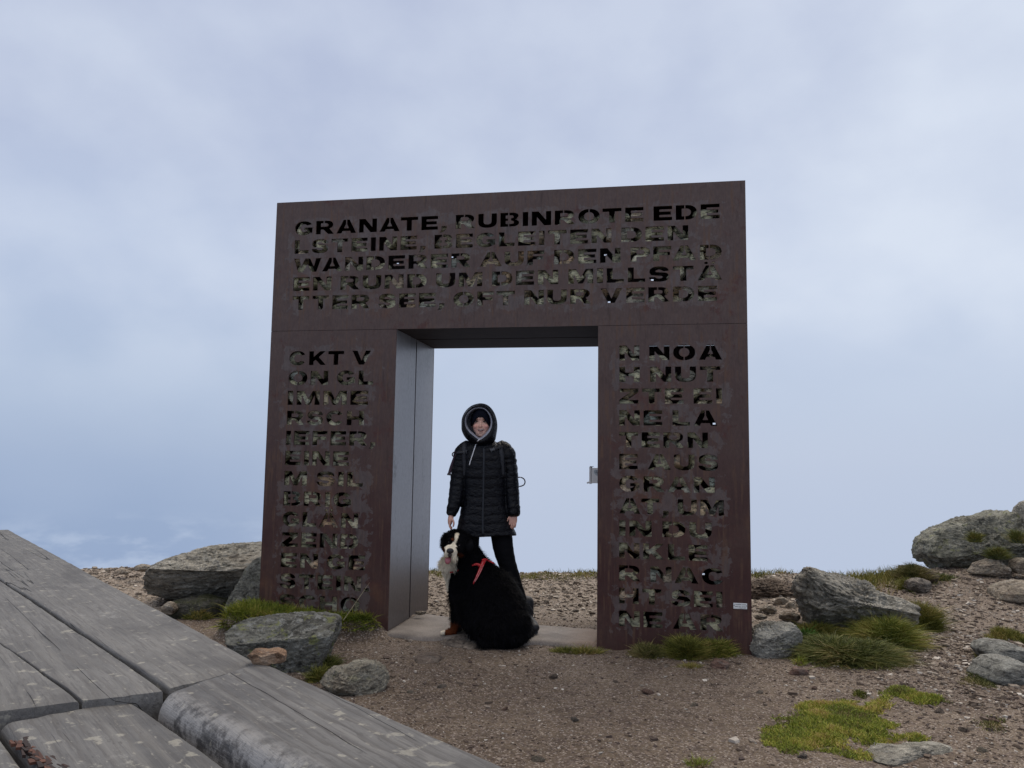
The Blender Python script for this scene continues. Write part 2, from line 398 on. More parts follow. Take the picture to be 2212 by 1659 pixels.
def wood_mat():
    m = Mat('weathered_grey_wood')
    loc = m.n('ShaderNodeCombineXYZ'); r = m.objrand()
    for i in range(3): m.l(m.math('MULTIPLY', r, 9.0 + 5 * i), loc.inputs[i])
    c = m.coord((0.22, 1, 1), (0, 0, 0), loc.outputs[0]); cl_ = m.coord((0.05, 1, 1), (0, 0, 0), loc.outputs[0]); c2 = m.coord((1, 1, 1), (0, 0, 0), loc.outputs[0])
    warp = m.noise(c, 6, 3, 0.5)
    wv = m.n('ShaderNodeTexWave', wave_type='BANDS', bands_direction='Y', wave_profile='SAW'); m.l(c, wv.inputs['Vector'])
    wv.inputs['Scale'].default_value = 11; wv.inputs['Distortion'].default_value = 9; wv.inputs['Detail'].default_value = 3; wv.inputs['Detail Scale'].default_value = 1.1; wv.inputs['Detail Roughness'].default_value = 0.6
    fib = m.noise(cl_, 160, 4, 0.6); fib2 = m.noise(m.coord((0.03, 1, 1), (0, 0, 0), loc.outputs[0]), 45, 4, 0.6)
    blot = m.noise(c2, 3.2, 6, 0.6, 0.3); spots = m.noise(c2, 24, 6, 0.6)
    base = m.mix(m.rng(blot, 0.3, 0.7), (0.056, 0.056, 0.060), (0.135, 0.134, 0.134))
    base = m.mix(m.rng(wv.outputs[0], 0.5, 0.98, 0, 0.85), base, (0.075, 0.071, 0.070))
    base = m.mix(m.math('MULTIPLY', r, 0.45), base, (0.185, 0.180, 0.168))
    base = m.mix(m.rng(fib2, 0.45, 0.7, 0, 0.45), base, (0.205, 0.20, 0.188))
    base = m.mix(m.rng(fib, 0.48, 0.68, 0, 0.6), base, (0.066, 0.063, 0.063))
    fl = m.noise(m.coord((0.3, 1, 1), (0, 0, 0), loc.outputs[0]), 95, 5, 0.65)
    base = m.mix(m.rng(fl, 0.62, 0.70, 0, 0.4), base, (0.36, 0.345, 0.30))
    base = m.mix(m.rng(fl, 0.40, 0.33, 0, 0.5), base, (0.055, 0.053, 0.053))
    base = m.mix(m.rng(spots, 0.60, 0.67, 0, 0.5), base, (0.37, 0.355, 0.30))         # pale scuffs and lichen specks
    big = m.noise(m.coord((0.6, 1, 1), (0, 0, 0), loc.outputs[0]), 8, 8, 0.75, 0.3)
    base = m.mix(m.rng(big, 0.60, 0.70, 0, 0.4), base, (0.30, 0.30, 0.29))
    stn = m.noise(m.coord((0.45, 1, 1), (0, 0, 0), loc.outputs[0]), 4.2, 8, 0.7, 0.4)
    base = m.mix(m.rng(stn, 0.52, 0.66, 0, 0.6), base, (0.060, 0.058, 0.060))
    worn = m.attr('Worn', 'Fac')
    wn_ = m.math('MULTIPLY', worn, m.rng(m.noise(c2, 17, 8, 0.75), 0.42, 0.58, 0.05, 0.9))
    base = m.mix(wn_, base, (0.36, 0.355, 0.35))
    crack = m.noise(m.coord((0.035, 1, 1), (0, 0, 0.0), loc.outputs[0]), 7, 3, 0.45, 0.3)
    ck = m.rng(m.math('ABSOLUTE', m.math('SUBTRACT', crack, 0.5)), 0.0, 0.0045, 1, 0)
    ckm = m.math('MULTIPLY', ck, m.rng(m.noise(c2, 2.0, 2), 0.45, 0.55))
    base = m.mix(m.math('MULTIPLY', ckm, 0.85), base, (0.02, 0.018, 0.018))
    nb = m.bump(wv.outputs[0], 0.0012, 0.35); nb = m.bump(fib, 0.003, 0.6, nb); nb = m.bump(m.math('MULTIPLY', ckm, -1.0), 0.01, 1, nb); nb = m.bump(big, 0.006, 0.5, nb)
    return m.out(base, 0.68, nb, spec=0.35)
def ground_mat():
    m = Mat('summit_soil'); c = m.coord()
    n1 = m.noise(c, 1.1, 6, 0.6); n2 = m.noise(c, 7, 6, 0.65); n3 = m.noise(c, 70, 4, 0.7)
    v = m.vor(c, 55, 'Color'); vs = m.n('ShaderNodeSeparateColor'); m.l(v, vs.inputs[0]); vd = m.vor(c, 55, 'Distance')
    v2 = m.vor(c, 130, 'Color'); vs2 = m.n('ShaderNodeSeparateColor'); m.l(v2, vs2.inputs[0])
    tan = m.attr('Tan', 'Fac')
    red = m.mix(m.rng(n1, 0.35, 0.65), (0.116, 0.086, 0.060), (0.172, 0.132, 0.094))
    red = m.mix(m.rng(n2, 0.48, 0.70, 0, 0.7), red, (0.066, 0.047, 0.036))
    red = m.mix(m.rng(m.noise(c, 2.6, 6, 0.65), 0.52, 0.66, 0, 0.7), red, (0.074, 0.053, 0.040))
    tn = m.mix(m.rng(n2, 0.35, 0.65), (0.20, 0.158, 0.12), (0.31, 0.258, 0.205))
    base = m.mix(tan, red, tn)
    base = m.mix(m.rng(vs.outputs[0], 0.55, 1.0, 0, 0.55, False), base, m.mix(tan, (0.24, 0.185, 0.15), (0.48, 0.42, 0.35)))
    base = m.mix(m.rng(vs.outputs[1], 0.6, 1.0, 0, 0.6, False), base, (0.085, 0.06, 0.055))
    base = m.mix(m.rng(vs2.outputs[0], 0.75, 0.98, 0, 0.7), base, (0.44, 0.38, 0.33))
    base = m.mix(m.rng(vs2.outputs[1], 0.75, 0.98, 0, 0.6), base, (0.07, 0.052, 0.05))
    nb = m.bump(n2, 0.03, 0.7); nb = m.bump(vd, 0.012, 0.8, nb); nb = m.bump(n3, 0.006, 0.8, nb)
    return m.out(base, 0.85, nb, spec=0.25)
def gravel_mat():
    m = Mat('broken_schist_gravel'); r = m.island(); t = m.attr('Tan', 'Fac')
    a = m.ramp(r, [(0, (0.060, 0.042, 0.038)), (0.25, (0.110, 0.078, 0.058)), (0.5, (0.150, 0.114, 0.084)), (0.72, (0.200, 0.160, 0.122)), (0.88, (0.30, 0.252, 0.205)), (0.96, (0.60, 0.56, 0.50))])
    b = m.ramp(r, [(0, (0.11, 0.085, 0.068)), (0.25, (0.19, 0.154, 0.118)), (0.5, (0.275, 0.23, 0.178)), (0.75, (0.365, 0.312, 0.245)), (0.95, (0.60, 0.54, 0.46))])
    n = m.noise(m.coord(), 90, 3)
    col = m.mix(m.rng(n, 0.3, 0.7, 0, 0.35), m.mix(t, a, b), (0.09, 0.07, 0.065))
    return m.out(col, 0.8, m.bump(n, 0.002, 0.6), spec=0.3)
PAL = {}
def grass_mat(name, cols):
    m = Mat(name); m.out(m.attr('Col'), 0.6, spec=0.2); PAL[m.m.name] = np.array(cols); return m.m
def skin_mat():
    m = Mat('skin'); c = m.attr('Col'); n = m.noise(m.coord(), 120, 3)
    m.out(m.mix(m.rng(n, 0.3, 0.7, 0, 0.15), c, (0.35, 0.15, 0.11)), 0.5, m.bump(n, 0.001, 0.3), spec=0.35)
    m.b.inputs['Subsurface Weight'].default_value = 0.08; m.b.inputs['Subsurface Radius'].default_value = (0.01, 0.004, 0.002)
    return m.m
def col_mat(name, rough=0.6, spec=0.3, sheen=0.0):
    m = Mat(name); n = m.noise(m.coord(), 40, 3)
    m.out(m.mix(m.rng(n, 0.3, 0.7, 0, 0.2), m.attr('Col'), (0.01, 0.01, 0.01)), rough, spec=spec)
    if sheen: m.b.inputs['Sheen Weight'].default_value = sheen
    return m.m
def quilt_mat():
    m = Mat('quilted_black_nylon'); c = m.coord()
    n1 = m.noise(m.coord((1, 1, 1.6)), 26, 5, 0.6, 0.8); n2 = m.noise(c, 110, 4)
    return m.out(m.mix(n1, (0.0016, 0.0019, 0.0036), (0.0042, 0.0048, 0.0085)), m.rng(n1, 0.3, 0.7, 0.28, 0.42), m.bump(n2, 0.002, 0.4, m.bump(n1, 0.012, 0.9)), spec=0.22)
# ------------------------------------------------------------------ terrain
GX, GY, GYAW = -2.038 * 0.97794, 6.6689 * 0.97794, -0.1832
GW, GH, GS, GL, GR, GD = 3.79, 3.481, 2.391, 1.080, 2.690, 1.096       # gate: width, height, opening height, opening left and right, depth
gex = np.array([math.cos(GYAW), math.sin(GYAW)]); ged = np.array([-math.sin(GYAW), math.cos(GYAW)])
def sstep(a, b, x):
    t = np.clip((x - a) / (b - a), 0, 1); return t * t * (3 - 2 * t)
def terrain(x, y, fine=True):
    x = np.asarray(x, float); y = np.asarray(y, float)
    P = np.stack([x, y, np.zeros_like(x)], -1).reshape(-1, 3)
    h = 0.06 * sstep(7, 9.5, y)
    h = h + 0.085 * sstep(-2.0, -4.2, x) * sstep(5.6, 8.0, y)
    h = h + 0.13 * sstep(2.2, 4.2, x) * sstep(6.4, 8.8, y) + 0.05 * sstep(4, 6.5, x) * sstep(7.5, 10, y)
    h = h + 0.10 * sstep(1.9, 2.6, x) * sstep(6.5, 7.4, y) * sstep(3.6, 2.9, x)
    h = h - 0.05 * sstep(3.0, 4.4, x) * sstep(7.0, 5.0, y)
    # earth bank along the left leg of the gate
    u = (x - GX) * gex[0] + (y - GY) * gex[1]; v = (x - GX) * ged[0] + (y - GY) * ged[1]
    wob = 0.06 * fbm(P * 4.0, 3, 5).reshape(x.shape)
    front = -0.50 + 0.24 * sstep(0.5, 1.12, u)
    bank = sstep(0, 0.16, v - front + wob) * sstep(1.18, 0.92, u + wob) * sstep(-0.18, -0.05, u)
    h = h + (0.145 + 0.035 * sstep(0.6, -0.1, u)) * bank * sstep(1.3, 0.5, v)
    # the ground breaks away all round the summit
    ridge = 9.55 - 0.9 * sstep(-1.0, -4.5, x) - 0.75 * sstep(1.2, 2.6, x) * sstep(5.5, 3.8, x) + 0.5 * sstep(5, 8, x)
    ridge = ridge + 0.25 * fbm(P * 0.9, 3, 9).reshape(x.shape)
    d = np.maximum(0, y - ridge); h = h - 0.5 * d * d / (d + 0.5)
    d = np.maximum(0, -6.2 - x); h = h - 0.45 * d * d / (d + 1)
    d = np.maximum(0, x - 10.5); h = h - 0.45 * d * d / (d + 1)
    d = np.maximum(0, -6 - y); h = h - 0.45 * d * d / (d + 1)
    if fine:
        h = h + 0.022 * fbm(P * 1.6, 4, 2).reshape(x.shape) + 0.010 * fbm(P * 9, 3, 3).reshape(x.shape) * (1 + sstep(6.5, 8, y))
    return h
def tanmask(x, y):
    P = np.stack([x, y, np.zeros_like(x)], -1).reshape(-1, 3)
    n = fbm(P * 1.2, 4, 21).reshape(np.shape(x))
    t = sstep(6.5, 7.3, y + 0.5 * n) * (1 - 0.75 * sstep(2.8, 3.8, x))
    t = np.maximum(t, 0.25 * sstep(2.2, 3.6, x + 1.0 * n))
    return np.clip(t + 0.12 * n, 0, 1)
def zat(x, y): return float(terrain(np.array([x]), np.array([y]))[0])
def ground_hit(px, py):
    """where the view ray through a picture point meets the ground"""
    d = ray(px, py); t = np.linspace(1.5, 14, 1500)
    Q = CAM + d * t[:, None]; hz = terrain(Q[:, 0], Q[:, 1], False)
    k = np.argmax(Q[:, 2] < hz); return np.array([Q[k, 0], Q[k, 1], zat(Q[k, 0], Q[k, 1])])
def graded(lo, a, b, hi, step, k):
    mid = np.arange(a, b, step); out = [mid]
    l = [a]; s = step
    while l[-1] > lo: s *= k; l.append(l[-1] - s)
    r = [mid[-1]]; s = step
    while r[-1] < hi: s *= k; r.append(r[-1] + s)
    return np.concatenate([np.array(l[1:])[::-1], mid, np.array(r[1:])])
gx = graded(-150, -4.8, 6.6, 150, 0.032, 1.18); gy = graded(-150, 2.6, 10.2, 260, 0.032, 1.18)
X, Y = np.meshgrid(gx, gy)
Zt = terrain(X, Y)
nx, ny = len(gx), len(gy)
idx = np.arange(nx * ny).reshape(ny, nx)
F = np.stack([idx[:-1, :-1], idx[:-1, 1:], idx[1:, 1:], idx[1:, :-1]], -1).reshape(-1, 4)
me = mesh('ground', np.stack([X, Y, Zt], -1).reshape(-1, 3), F)
a = me.attributes.new('Tan', 'FLOAT', 'POINT'); a.data.foreach_set('value', tanmask(X, Y).ravel().astype(np.float32))
ground = tag(link('ground', me, ground_mat()), kind='structure')

# ------------------------------------------------------------------ stone gravel (one mass)
def shards(cx, cy, cz, size, flat, seed):
    r = np.random.default_rng(seed); n = len(cx)
    base = np.array([(-1, -1, -1), (1, -1, -1), (1, 1, -1), (-1, 1, -1), (-1, -1, 1), (1, -1, 1), (1, 1, 1), (-1, 1, 1)], float)
    B = base[None] * np.array([1, 1, 1]) * (1 - 0.55 * r.random((n, 8, 3)))
    asp = np.stack([np.ones(n), 0.45 + 0.5 * r.random(n), flat * (0.5 + r.random(n))], 1)
    B = B * asp[:, None] * size[:, None, None] * 0.62
    a = r.random(n) * 6.283; tx = (r.random(n) - .5) * 0.9
    c, s_ = np.cos(a), np.sin(a); ct, st = np.cos(tx), np.sin(tx)
    y1 = B[..., 1] * ct[:, None] - B[..., 2] * st[:, None]; z1 = B[..., 1] * st[:, None] + B[..., 2] * ct[:, None]
    x2 = B[..., 0] * c[:, None] - y1 * s_[:, None]; y2 = B[..., 0] * s_[:, None] + y1 * c[:, None]
    V = np.stack([x2 + cx[:, None], y2 + cy[:, None], z1 + cz[:, None]], -1).reshape(-1, 3)
    f = np.array([(0, 3, 2, 1), (4, 5, 6, 7), (0, 1, 5, 4), (1, 2, 6, 5), (2, 3, 7, 6), (3, 0, 4, 7)])
    F = (np.arange(n)[:, None, None] * 8 + f[None]).reshape(-1, 4)
    return V, F
def in_gate(x, y, m=0.0):
    u = (x - GX) * gex[0] + (y - GY) * gex[1]; v = (x - GX) * ged[0] + (y - GY) * ged[1]
    leg = (v > -m) & (v < GD + m) & (((u > -m) & (u < GL + m)) | ((u > GR - m) & (u < GW + m)))
    slab = (v > -0.03) & (v < 0.80 - .32 * (u - GL) / (GR - GL) - .10 + .12 * np.random.default_rng(1).random(np.shape(u)) ** 2) & (u > GL) & (u < GR)
    return leg, slab
N = 110000
px_ = np.concatenate([rng.uniform(-2.4, 4.2, N // 2), rng.uniform(-4.8, 6.8, N // 2)])
py_ = np.concatenate([rng.uniform(2.9, 6.7, N // 2), rng.uniform(4.6, 10.0, N // 2)])
l1, s1 = in_gate(px_, py_)
uu = (px_ - GX) * gex[0] + (py_ - GY) * gex[1]; vv = (px_ - GX) * ged[0] + (py_ - GY) * ged[1]
bk = (uu > -0.2) & (uu < 1.1) & (vv > -0.45) & (vv < 0.3)
dens = 0.5 + 0.5 * fbm(np.stack([px_, py_, 0 * px_], 1) * 1.3, 3, 31)
keep = ~(l1 | s1) & ~(bk & (rng.random(N) < 0.8)) & (rng.random(N) < np.clip(dens + 0.45 * (py_ > 6.6) + 0.3 * sstep(1.8, 3, px_), 0.25, 1))
px_, py_ = px_[keep], py_[keep]
tm = tanmask(px_, py_)
coarse = np.maximum(sstep(6.6, 7.6, py_), 0.8 * sstep(2.0, 3.4, px_))
size = (0.005 + 0.006 * rng.random(len(px_))) * np.exp(rng.normal(0, 0.52, len(px_))) * (0.85 + 1.15 * coarse)
size = np.minimum(size, 0.05)
V, F = shards(px_, py_, terrain(px_, py_) + size * 0.10, size, 0.42, 3)
me = mesh('gravel', V, F, False)
a = me.attributes.new('Tan', 'FLOAT', 'POINT'); a.data.foreach_set('value', np.repeat(tm, 8).astype(np.float32))
gravel = tag(link('gravel', me, gravel_mat()), 'fine broken schist gravel strewn over the bare summit ground', 'gravel', kind='stuff')

# ------------------------------------------------------------------ the gate
RUST, STEEL = rust_mat(), steel_mat()
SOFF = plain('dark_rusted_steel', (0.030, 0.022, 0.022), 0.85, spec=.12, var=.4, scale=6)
DARKSTEEL = plain('dark_steel', (0.006, 0.005, 0.005), 0.9, spec=.05)
gate = empty('steel_gate', (GX, GY, 0), 'tall square gateway of rusty brown steel with cut-out lettering', 'gateway', rz=GYAW)

def arc(cx, cy, rx, ry, a0, a1, n=9, e=2.35):
    out = []
    for i in range(n):
        a = math.radians(a0 + (a1 - a0) * i / (n - 1)); c, s = math.cos(a), math.sin(a)
        out.append((cx + rx * math.copysign(abs(c) ** (2 / e), c), cy + ry * math.copysign(abs(s) ** (2 / e), s)))
    return out
S, H, SL = 0.35, 0.24, 0.065      # stem, bar, stencil bridge
def glyphs():
    g = {}
    def bars(w, *ys, mid=None):
        pts = [(0, 0), (w, 0)] if 0 in ys else [(0, 0), (S, 0)]
        if 0 in ys: pts += [(w, H), (S, H)]
        pts += [(S, 0.385), (w * 0.93, 0.385), (w * 0.93, 0.385 + H * .95), (S, 0.385 + H * .95), (S, 1 - H), (w, 1 - H), (w, 1), (0, 1)]
        return pts
    g['E'] = (1.10, [bars(1.10, 0, 1)]); g['F'] = (1.05, [bars(1.05, 1)])
    g['L'] = (1.0, [[(0, 0), (1.0, 0), (1.0, H), (S, H), (S, 1), (0, 1)]])
    g['I'] = (S, [[(0, 0), (S, 0), (S, 1), (0, 1)]])
    w = 1.16; a = (w - S) / 2
    g['T'] = (w, [[(a, 0), (a + S, 0), (a + S, 1 - H), (w, 1 - H), (w, 1), (0, 1), (0, 1 - H), (a, 1 - H)]])
    w = 1.2
    g['H'] = (w, [[(0, 0), (S, 0), (S, 0.385), (w - S, 0.385), (w - S, 0), (w, 0), (w, 1), (w - S, 1), (w - S, 0.62), (S, 0.62), (S, 1), (0, 1)]])
    w = 1.22
    g['N'] = (w, [[(0, 0), (S - .02, 0), (S - .02, 0.60), (w - S - .08, 0), (w, 0), (w, 1), (w - S + .02, 1), (w - S + .02, 0.40), (S + .08, 1), (0, 1)]])
    w = 1.46
    g['M'] = (w, [[(0, 0), (S - .02, 0), (S - .02, 0.66), (w / 2 - .14, 0), (w / 2 + .14, 0), (w - S + .02, 0.66), (w - S + .02, 0), (w, 0), (w, 1), (w - S - .1, 1), (w / 2, 0.42), (S + .1, 1), (0, 1)]])
    w = 1.34
    g['V'] = (w, [[(w / 2 - .2, 0), (w / 2 + .2, 0), (w, 1), (w - .38, 1), (w / 2, 0.30), (.38, 1), (0, 1)]])
    w = 1.86
    g['W'] = (w, [[(.30, 0), (.66, 0), (w / 2, 0.58), (w - .66, 0), (w - .30, 0), (w, 1), (w - .36, 1), (w - .50, 0.42), (w / 2 + .17, 1), (w / 2 - .17, 1), (.50, 0.42), (.36, 1), (0, 1)]])
    w = 1.16
    g['Z'] = (w, [[(0, 0), (w, 0), (w, H), (.50, H), (w, 0.76), (w, 1), (.03, 1), (.03, 1 - H), (.66, 1 - H), (0, 0.25)]])
    w = 1.26
    g['K'] = (w, [[(0, 0), (S, 0), (S, 0.25), (S + .14, 0.37), (w - .40, 0), (w, 0), (.73, 0.57), (w - .04, 1), (w - .44, 1), (S, 0.60), (S, 1), (0, 1)]])
    w = 1.2
    g['U'] = (w, [[(0, 1), (0, 0.40)] + arc(w / 2, 0.40, w / 2, 0.42, 180, 360, 13)[1:-1] + [(w, 0.40), (w, 1), (w - S, 1), (w - S, 0.42)] + arc(w / 2, 0.42, w / 2 - S, 0.19, 360, 180, 9)[1:-1] + [(S, 0.42), (S, 1)]])
    w = 1.32
    o = lambda a0, a1, n=15: arc(w / 2, .5, w / 2, .52, a0, a1, n, 2.2)
    q = lambda a0, a1, n=13: arc(w / 2, .5, w / 2 - S * 1.02, .285, a0, a1, n, 2.2)
    g['O'] = (w, [[(w / 2 - SL / 2, 1.02)] + o(95, 265) + [(w / 2 - SL / 2, -.02), (w / 2 - SL / 2, .215)] + q(262, 98) + [(w / 2 - SL / 2, .785)],
                  [(w / 2 + SL / 2, -.02)] + o(-85, 85) + [(w / 2 + SL / 2, 1.02), (w / 2 + SL / 2, .785)] + q(82, -82) + [(w / 2 + SL / 2, .215)]])
    w = 1.24
    o = lambda a0, a1, n=19: arc(w / 2, .5, w / 2, .52, a0, a1, n, 2.2)
    q = lambda a0, a1, n=15: arc(w / 2 + .02, .5, w / 2 - S, .285, a0, a1, n, 2.2)
    g['C'] = (w, [o(28, 332, 25) + q(322, 38, 17)])
    g['G'] = (w, [o(30, 318, 23) + [(w - .02, .12), (w - .02, .54), (.66, .54), (.66, .34), (w - .33, .34)] + q(300, 40, 15)])
    # S as two stacked bowls
    w = 1.14
    g['S'] = (w, [[(0, .30)] + arc(w / 2, .30, w / 2, .32, 180, 360, 11)[1:-1] + [(w, .30)] + arc(w - .30, .30, .30, .30, 10, 75, 5) + [(.42, .64)] + [(.36, .69), (.40, .755), (w / 2, .80), (w - .40, .755), (w - .35, .68), (w - .02, .70)]
                  + arc(w / 2, .70, w / 2 - .02, .32, 0, 180, 11)[1:-1] + [(.02, .69)] + arc(.31, .69, .29, .28, 185, 255, 5) + [(w - .42, .365), (w - .36, .30), (w - .42, .225), (w / 2, .195), (.42, .225), (.35, .30)]])
    # closed letters keep a bridge to their counter
    w = 1.24
    g['D'] = (w, [[(0, 0), (.50, 0), (.50, H), (S, H), (S, 1 - H), (.50, 1 - H), (.50, 1), (0, 1)],
                  [(.50 + SL, 0)] + arc(.62, .5, w - .62, .5, -90, 90, 15, 2.3) + [(.50 + SL, 1), (.50 + SL, 1 - H)] + arc(.60, .5, w - .60 - S, .5 - H, 90, -90, 11, 2.2) + [(.50 + SL, H)]])
    def bowl(x0, yb, yt, r): return arc(x0, (yb + yt) / 2, r, (yt - yb) / 2, -90, 90, 9, 2.3)
    w = 1.16
    g['P'] = (w, [[(0, 0), (S, 0), (S, .33), (.62, .33)] + bowl(.66, .33, 1.0, w - .66)[1:] + [(.52 + SL, 1), (.52 + SL, .80), (.66, .80)] + bowl(.66, .53, .80, w - .66 - S)[::-1][1:] + [(S, .53), (S, .80), (.52, .80), (.52, 1), (0, 1)]])
    w = 1.24
    g['R'] = (w, [[(0, 0), (S, 0), (S, .34), (.52, .34), (w - .38, 0), (w + .02, 0), (w - .30, .40)] + bowl(.70, .38, 1.0, w - .74)[2:] + [(.52 + SL, 1), (.52 + SL, .80), (.68, .80)] + bowl(.68, .55, .80, w - .72 - S)[::-1][1:] + [(S, .55), (S, .80), (.52, .80), (.52, 1), (0, 1)]])
    w = 1.20
    g['B'] = (w, [[(0, 0), (.50, 0), (.50, .20), (S, .20), (S, .42), (.50, .42), (.50, .58), (S, .58), (S, .80), (.50, .80), (.50, 1), (0, 1)],
                  [(.50 + SL, 0)] + bowl(.72, 0, .53, w - .72)[1:-1] + [(w - .10, .515)] + bowl(.70, .52, 1.0, w - .74)[2:] + [(.50 + SL, 1), (.50 + SL, .80), (.68, .80)] + bowl(.68, .60, .80, .17)[::-1][1:-1] + [(.68, .59), (.68, .42)] + bowl(.70, .20, .42, .17)[::-1][1:] + [(.50 + SL, .20)]])
    w = 1.36
    ap = w / 2
    g['A'] = (w, [[(0, 0), (.36, 0), (.43, .17), (w - .43, .17), (w - .36, 0), (w, 0), (ap + .21, 1), (ap + SL / 2, 1), (ap + SL / 2, .66), (w - .52, .375), (.52, .375), (ap - SL / 2, .66), (ap - SL / 2, 1), (ap - .21, 1)]])
    dots = [arc(ap - .2, 1.16, .11, .085, 0, 330, 9, 2), arc(ap + .2, 1.16, .11, .085, 0, 330, 9, 2)]
    g['Ä'] = (w, g['A'][1] + dots)
    g[','] = (.34, [[(.05, -.02), (-.08, -.22), (.12, -.22), (.36, .04), (.36, .24), (.02, .24), (.02, -.02)]])
    g['.'] = (.34, [[(0, 0), (.34, 0), (.34, .24), (0, .24)]])
    return g
GL_ = glyphs()
CAP = 0.114
def row(text, u0, u1, vtop, tail=''):
    """letters fitted between u0 and u1; tail: trailing comma or stop beyond u1"""
    gap, space = 0.22, 0.60
    tot = sum(GL_[c][0] for c in text if c != ' ') + space * text.count(' ')
    prs = sum(1 for a, b in zip(text, text[1:]) if a != ' ' and b != ' ')
    kern = {'AT': .17, 'TA': .17, 'AV': .2, 'LT': .12, 'TT': .0, 'PF': .05, 'FA': .14, 'PA': .12, 'RA': .03, 'WA': .14, 'LA': .0, 'AU': .04, 'FT': .04, 'KT': .08, 'OT': .06, 'AN': .04, 'NA': .04, 'GR': 0}
    kr = lambda a, b: kern.get(a + b, 0)
    k = (u1 - u0) / CAP / (tot + gap * prs - sum(kr(a, b) for a, b in zip(text, text[1:])))
    loops = []; x = 0
    for i, c in enumerate(text + tail):
        if c == ' ': x += space * k; continue
        for p in GL_[c][1]: loops.append([(u0 + (x + q[0] * k) * CAP, vtop - CAP + q[1] * CAP) for q in p])
        x += GL_[c][0] * k
        nxt = (text + tail)[i + 1] if i + 1 < len(text + tail) else ' '
        if nxt != ' ': x += (gap - kr(c, nxt)) * k
    return loops
def plate(name, outline, holes, thick, mat, parent):
    cu_ = bpy.data.curves.new(name, 'CURVE'); cu_.dimensions = '2D'; cu_.fill_mode = 'BOTH'; cu_.extrude = thick / 2
    for L in [outline] + holes:
        sp = cu_.splines.new('POLY'); sp.points.add(len(L) - 1)
        for p, q in zip(sp.points, L): p.co = (q[0], q[1], 0, 1)
        sp.use_cyclic_u = True
    o = bpy.data.objects.new('working_curve', cu_); COL.objects.link(o)
    dg = bpy.context.evaluated_depsgraph_get(); dg.update()
    me = bpy.data.meshes.new_from_object(o.evaluated_get(dg))
    bpy.data.objects.remove(o); bpy.data.curves.remove(cu_)
    V = get_co(me); set_co(me, np.stack([V[:, 0], thick / 2 - V[:, 2], V[:, 1]], 1)); me.name = name
    me.polygons.foreach_set('use_smooth', np.full(len(me.polygons), False))
    bm = bmesh.new(); bm.from_mesh(me); bmesh.ops.recalc_face_normals(bm, faces=bm.faces); bm.to_mesh(me); bm.free()
    return link(name, me, mat, parent)
rect = lambda a, b, c, d: [(a, b), (c, b), (c, d), (a, d)]
lint = []
for i, (t, a, b, tl) in enumerate([('GRANATE, RUBINROTE EDE', .172, 3.600, ''), ('LSTEINE, BEGLEITEN DEN', .174, 3.368, ''), ('WANDERER AUF DEN PFAD', .176, 3.612, ''),
                                   ('EN RUND UM DEN MILLSTÄ', .177, 3.612, ''), ('TTER SEE, OFT NUR VERDE', .177, 3.574, '')]):
    lint += row(t, a, b, 3.310 - .1575 * i, tl)
left = []
for i, (t, b, tl) in enumerate([('CKT V', .871, ''), ('ON GL', .897, ''), ('IMME', .860, ''), ('RSCH', .829, ''), ('IEFER', .862, ','), ('EINE', .715, ''), ('M SIL', .840, ''), ('BRIG', .749, ''),
                                ('GLÄN', .810, ''), ('ZEND', .816, ''), ('EN GE', .878, ''), ('STEIN', .851, '.'), ('SCHO', .845, '')]):
    left += row(t, .170, b, 2.221 - .1622 * i, tl)
right = []
for i, (t, b) in enumerate([('N NOA', 3.606), ('H NUT', 3.592), ('ZTE EI', 3.602), ('NE LA', 3.566), ('TERN', 3.498), ('E AUS', 3.569), ('GRAN', 3.543), ('AT, UM', 3.606), ('IN DU', 3.519),
                            ('NKLE', 3.488), ('R NAC', 3.601), ('HT SEI', 3.588), ('NE AR', 3.586)]):
    right += row(t, 2.851, b, 2.236 - .1636 * i)
plate('front_panel', rect(0, GS + .0015, GW, GH), lint, .012, RUST, gate)
plate('front_panel', rect(0, -.25, GL, GS - .0015), left, .012, RUST, gate)
plate('front_panel', rect(GR, -.25, GW, GS - .0015), right, .012, RUST, gate)
def gbox(name, lo, hi, mat): return MB().box(lo, hi).build(name, mat, gate)
gbox('side_panel', (0, .0125, -.25), (.010, GD - .0125, GH - .0105), RUST)
gbox('side_panel', (GW - .010, .0125, -.25), (GW, GD - .0125, GH - .0105), RUST)
gbox('top_panel', (0.0, .0125, GH - .010), (GW, GD - .0125, GH - .0005), RUST)
h2 = GD / 2
for y0, y1 in ((.0125, h2 - .013), (h2 + .013, GD - .0125)):
    gbox('jamb_panel', (GL - .010, y0, -.25), (GL - .0005, y1, GS - .0005), STEEL)
    gbox('jamb_panel', (GR + .0005, y0, -.25), (GR + .010, y1, GS - .0005), STEEL)
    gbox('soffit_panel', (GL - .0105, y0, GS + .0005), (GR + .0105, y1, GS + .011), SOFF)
gbox('seam_backing', (GL - .03, h2 - .03, -.25), (GL - .012, h2 + .03, GS - .02), DARKSTEEL)  # near-black strips added behind the joints, shade of the gaps as colour
gbox('seam_backing', (GR + .012, h2 - .03, -.25), (GR + .03, h2 + .03, GS - .02), DARKSTEEL)
gbox('seam_backing', (GL, h2 - .03, GS + .013), (GR, h2 + .03, GS + .03), DARKSTEEL)

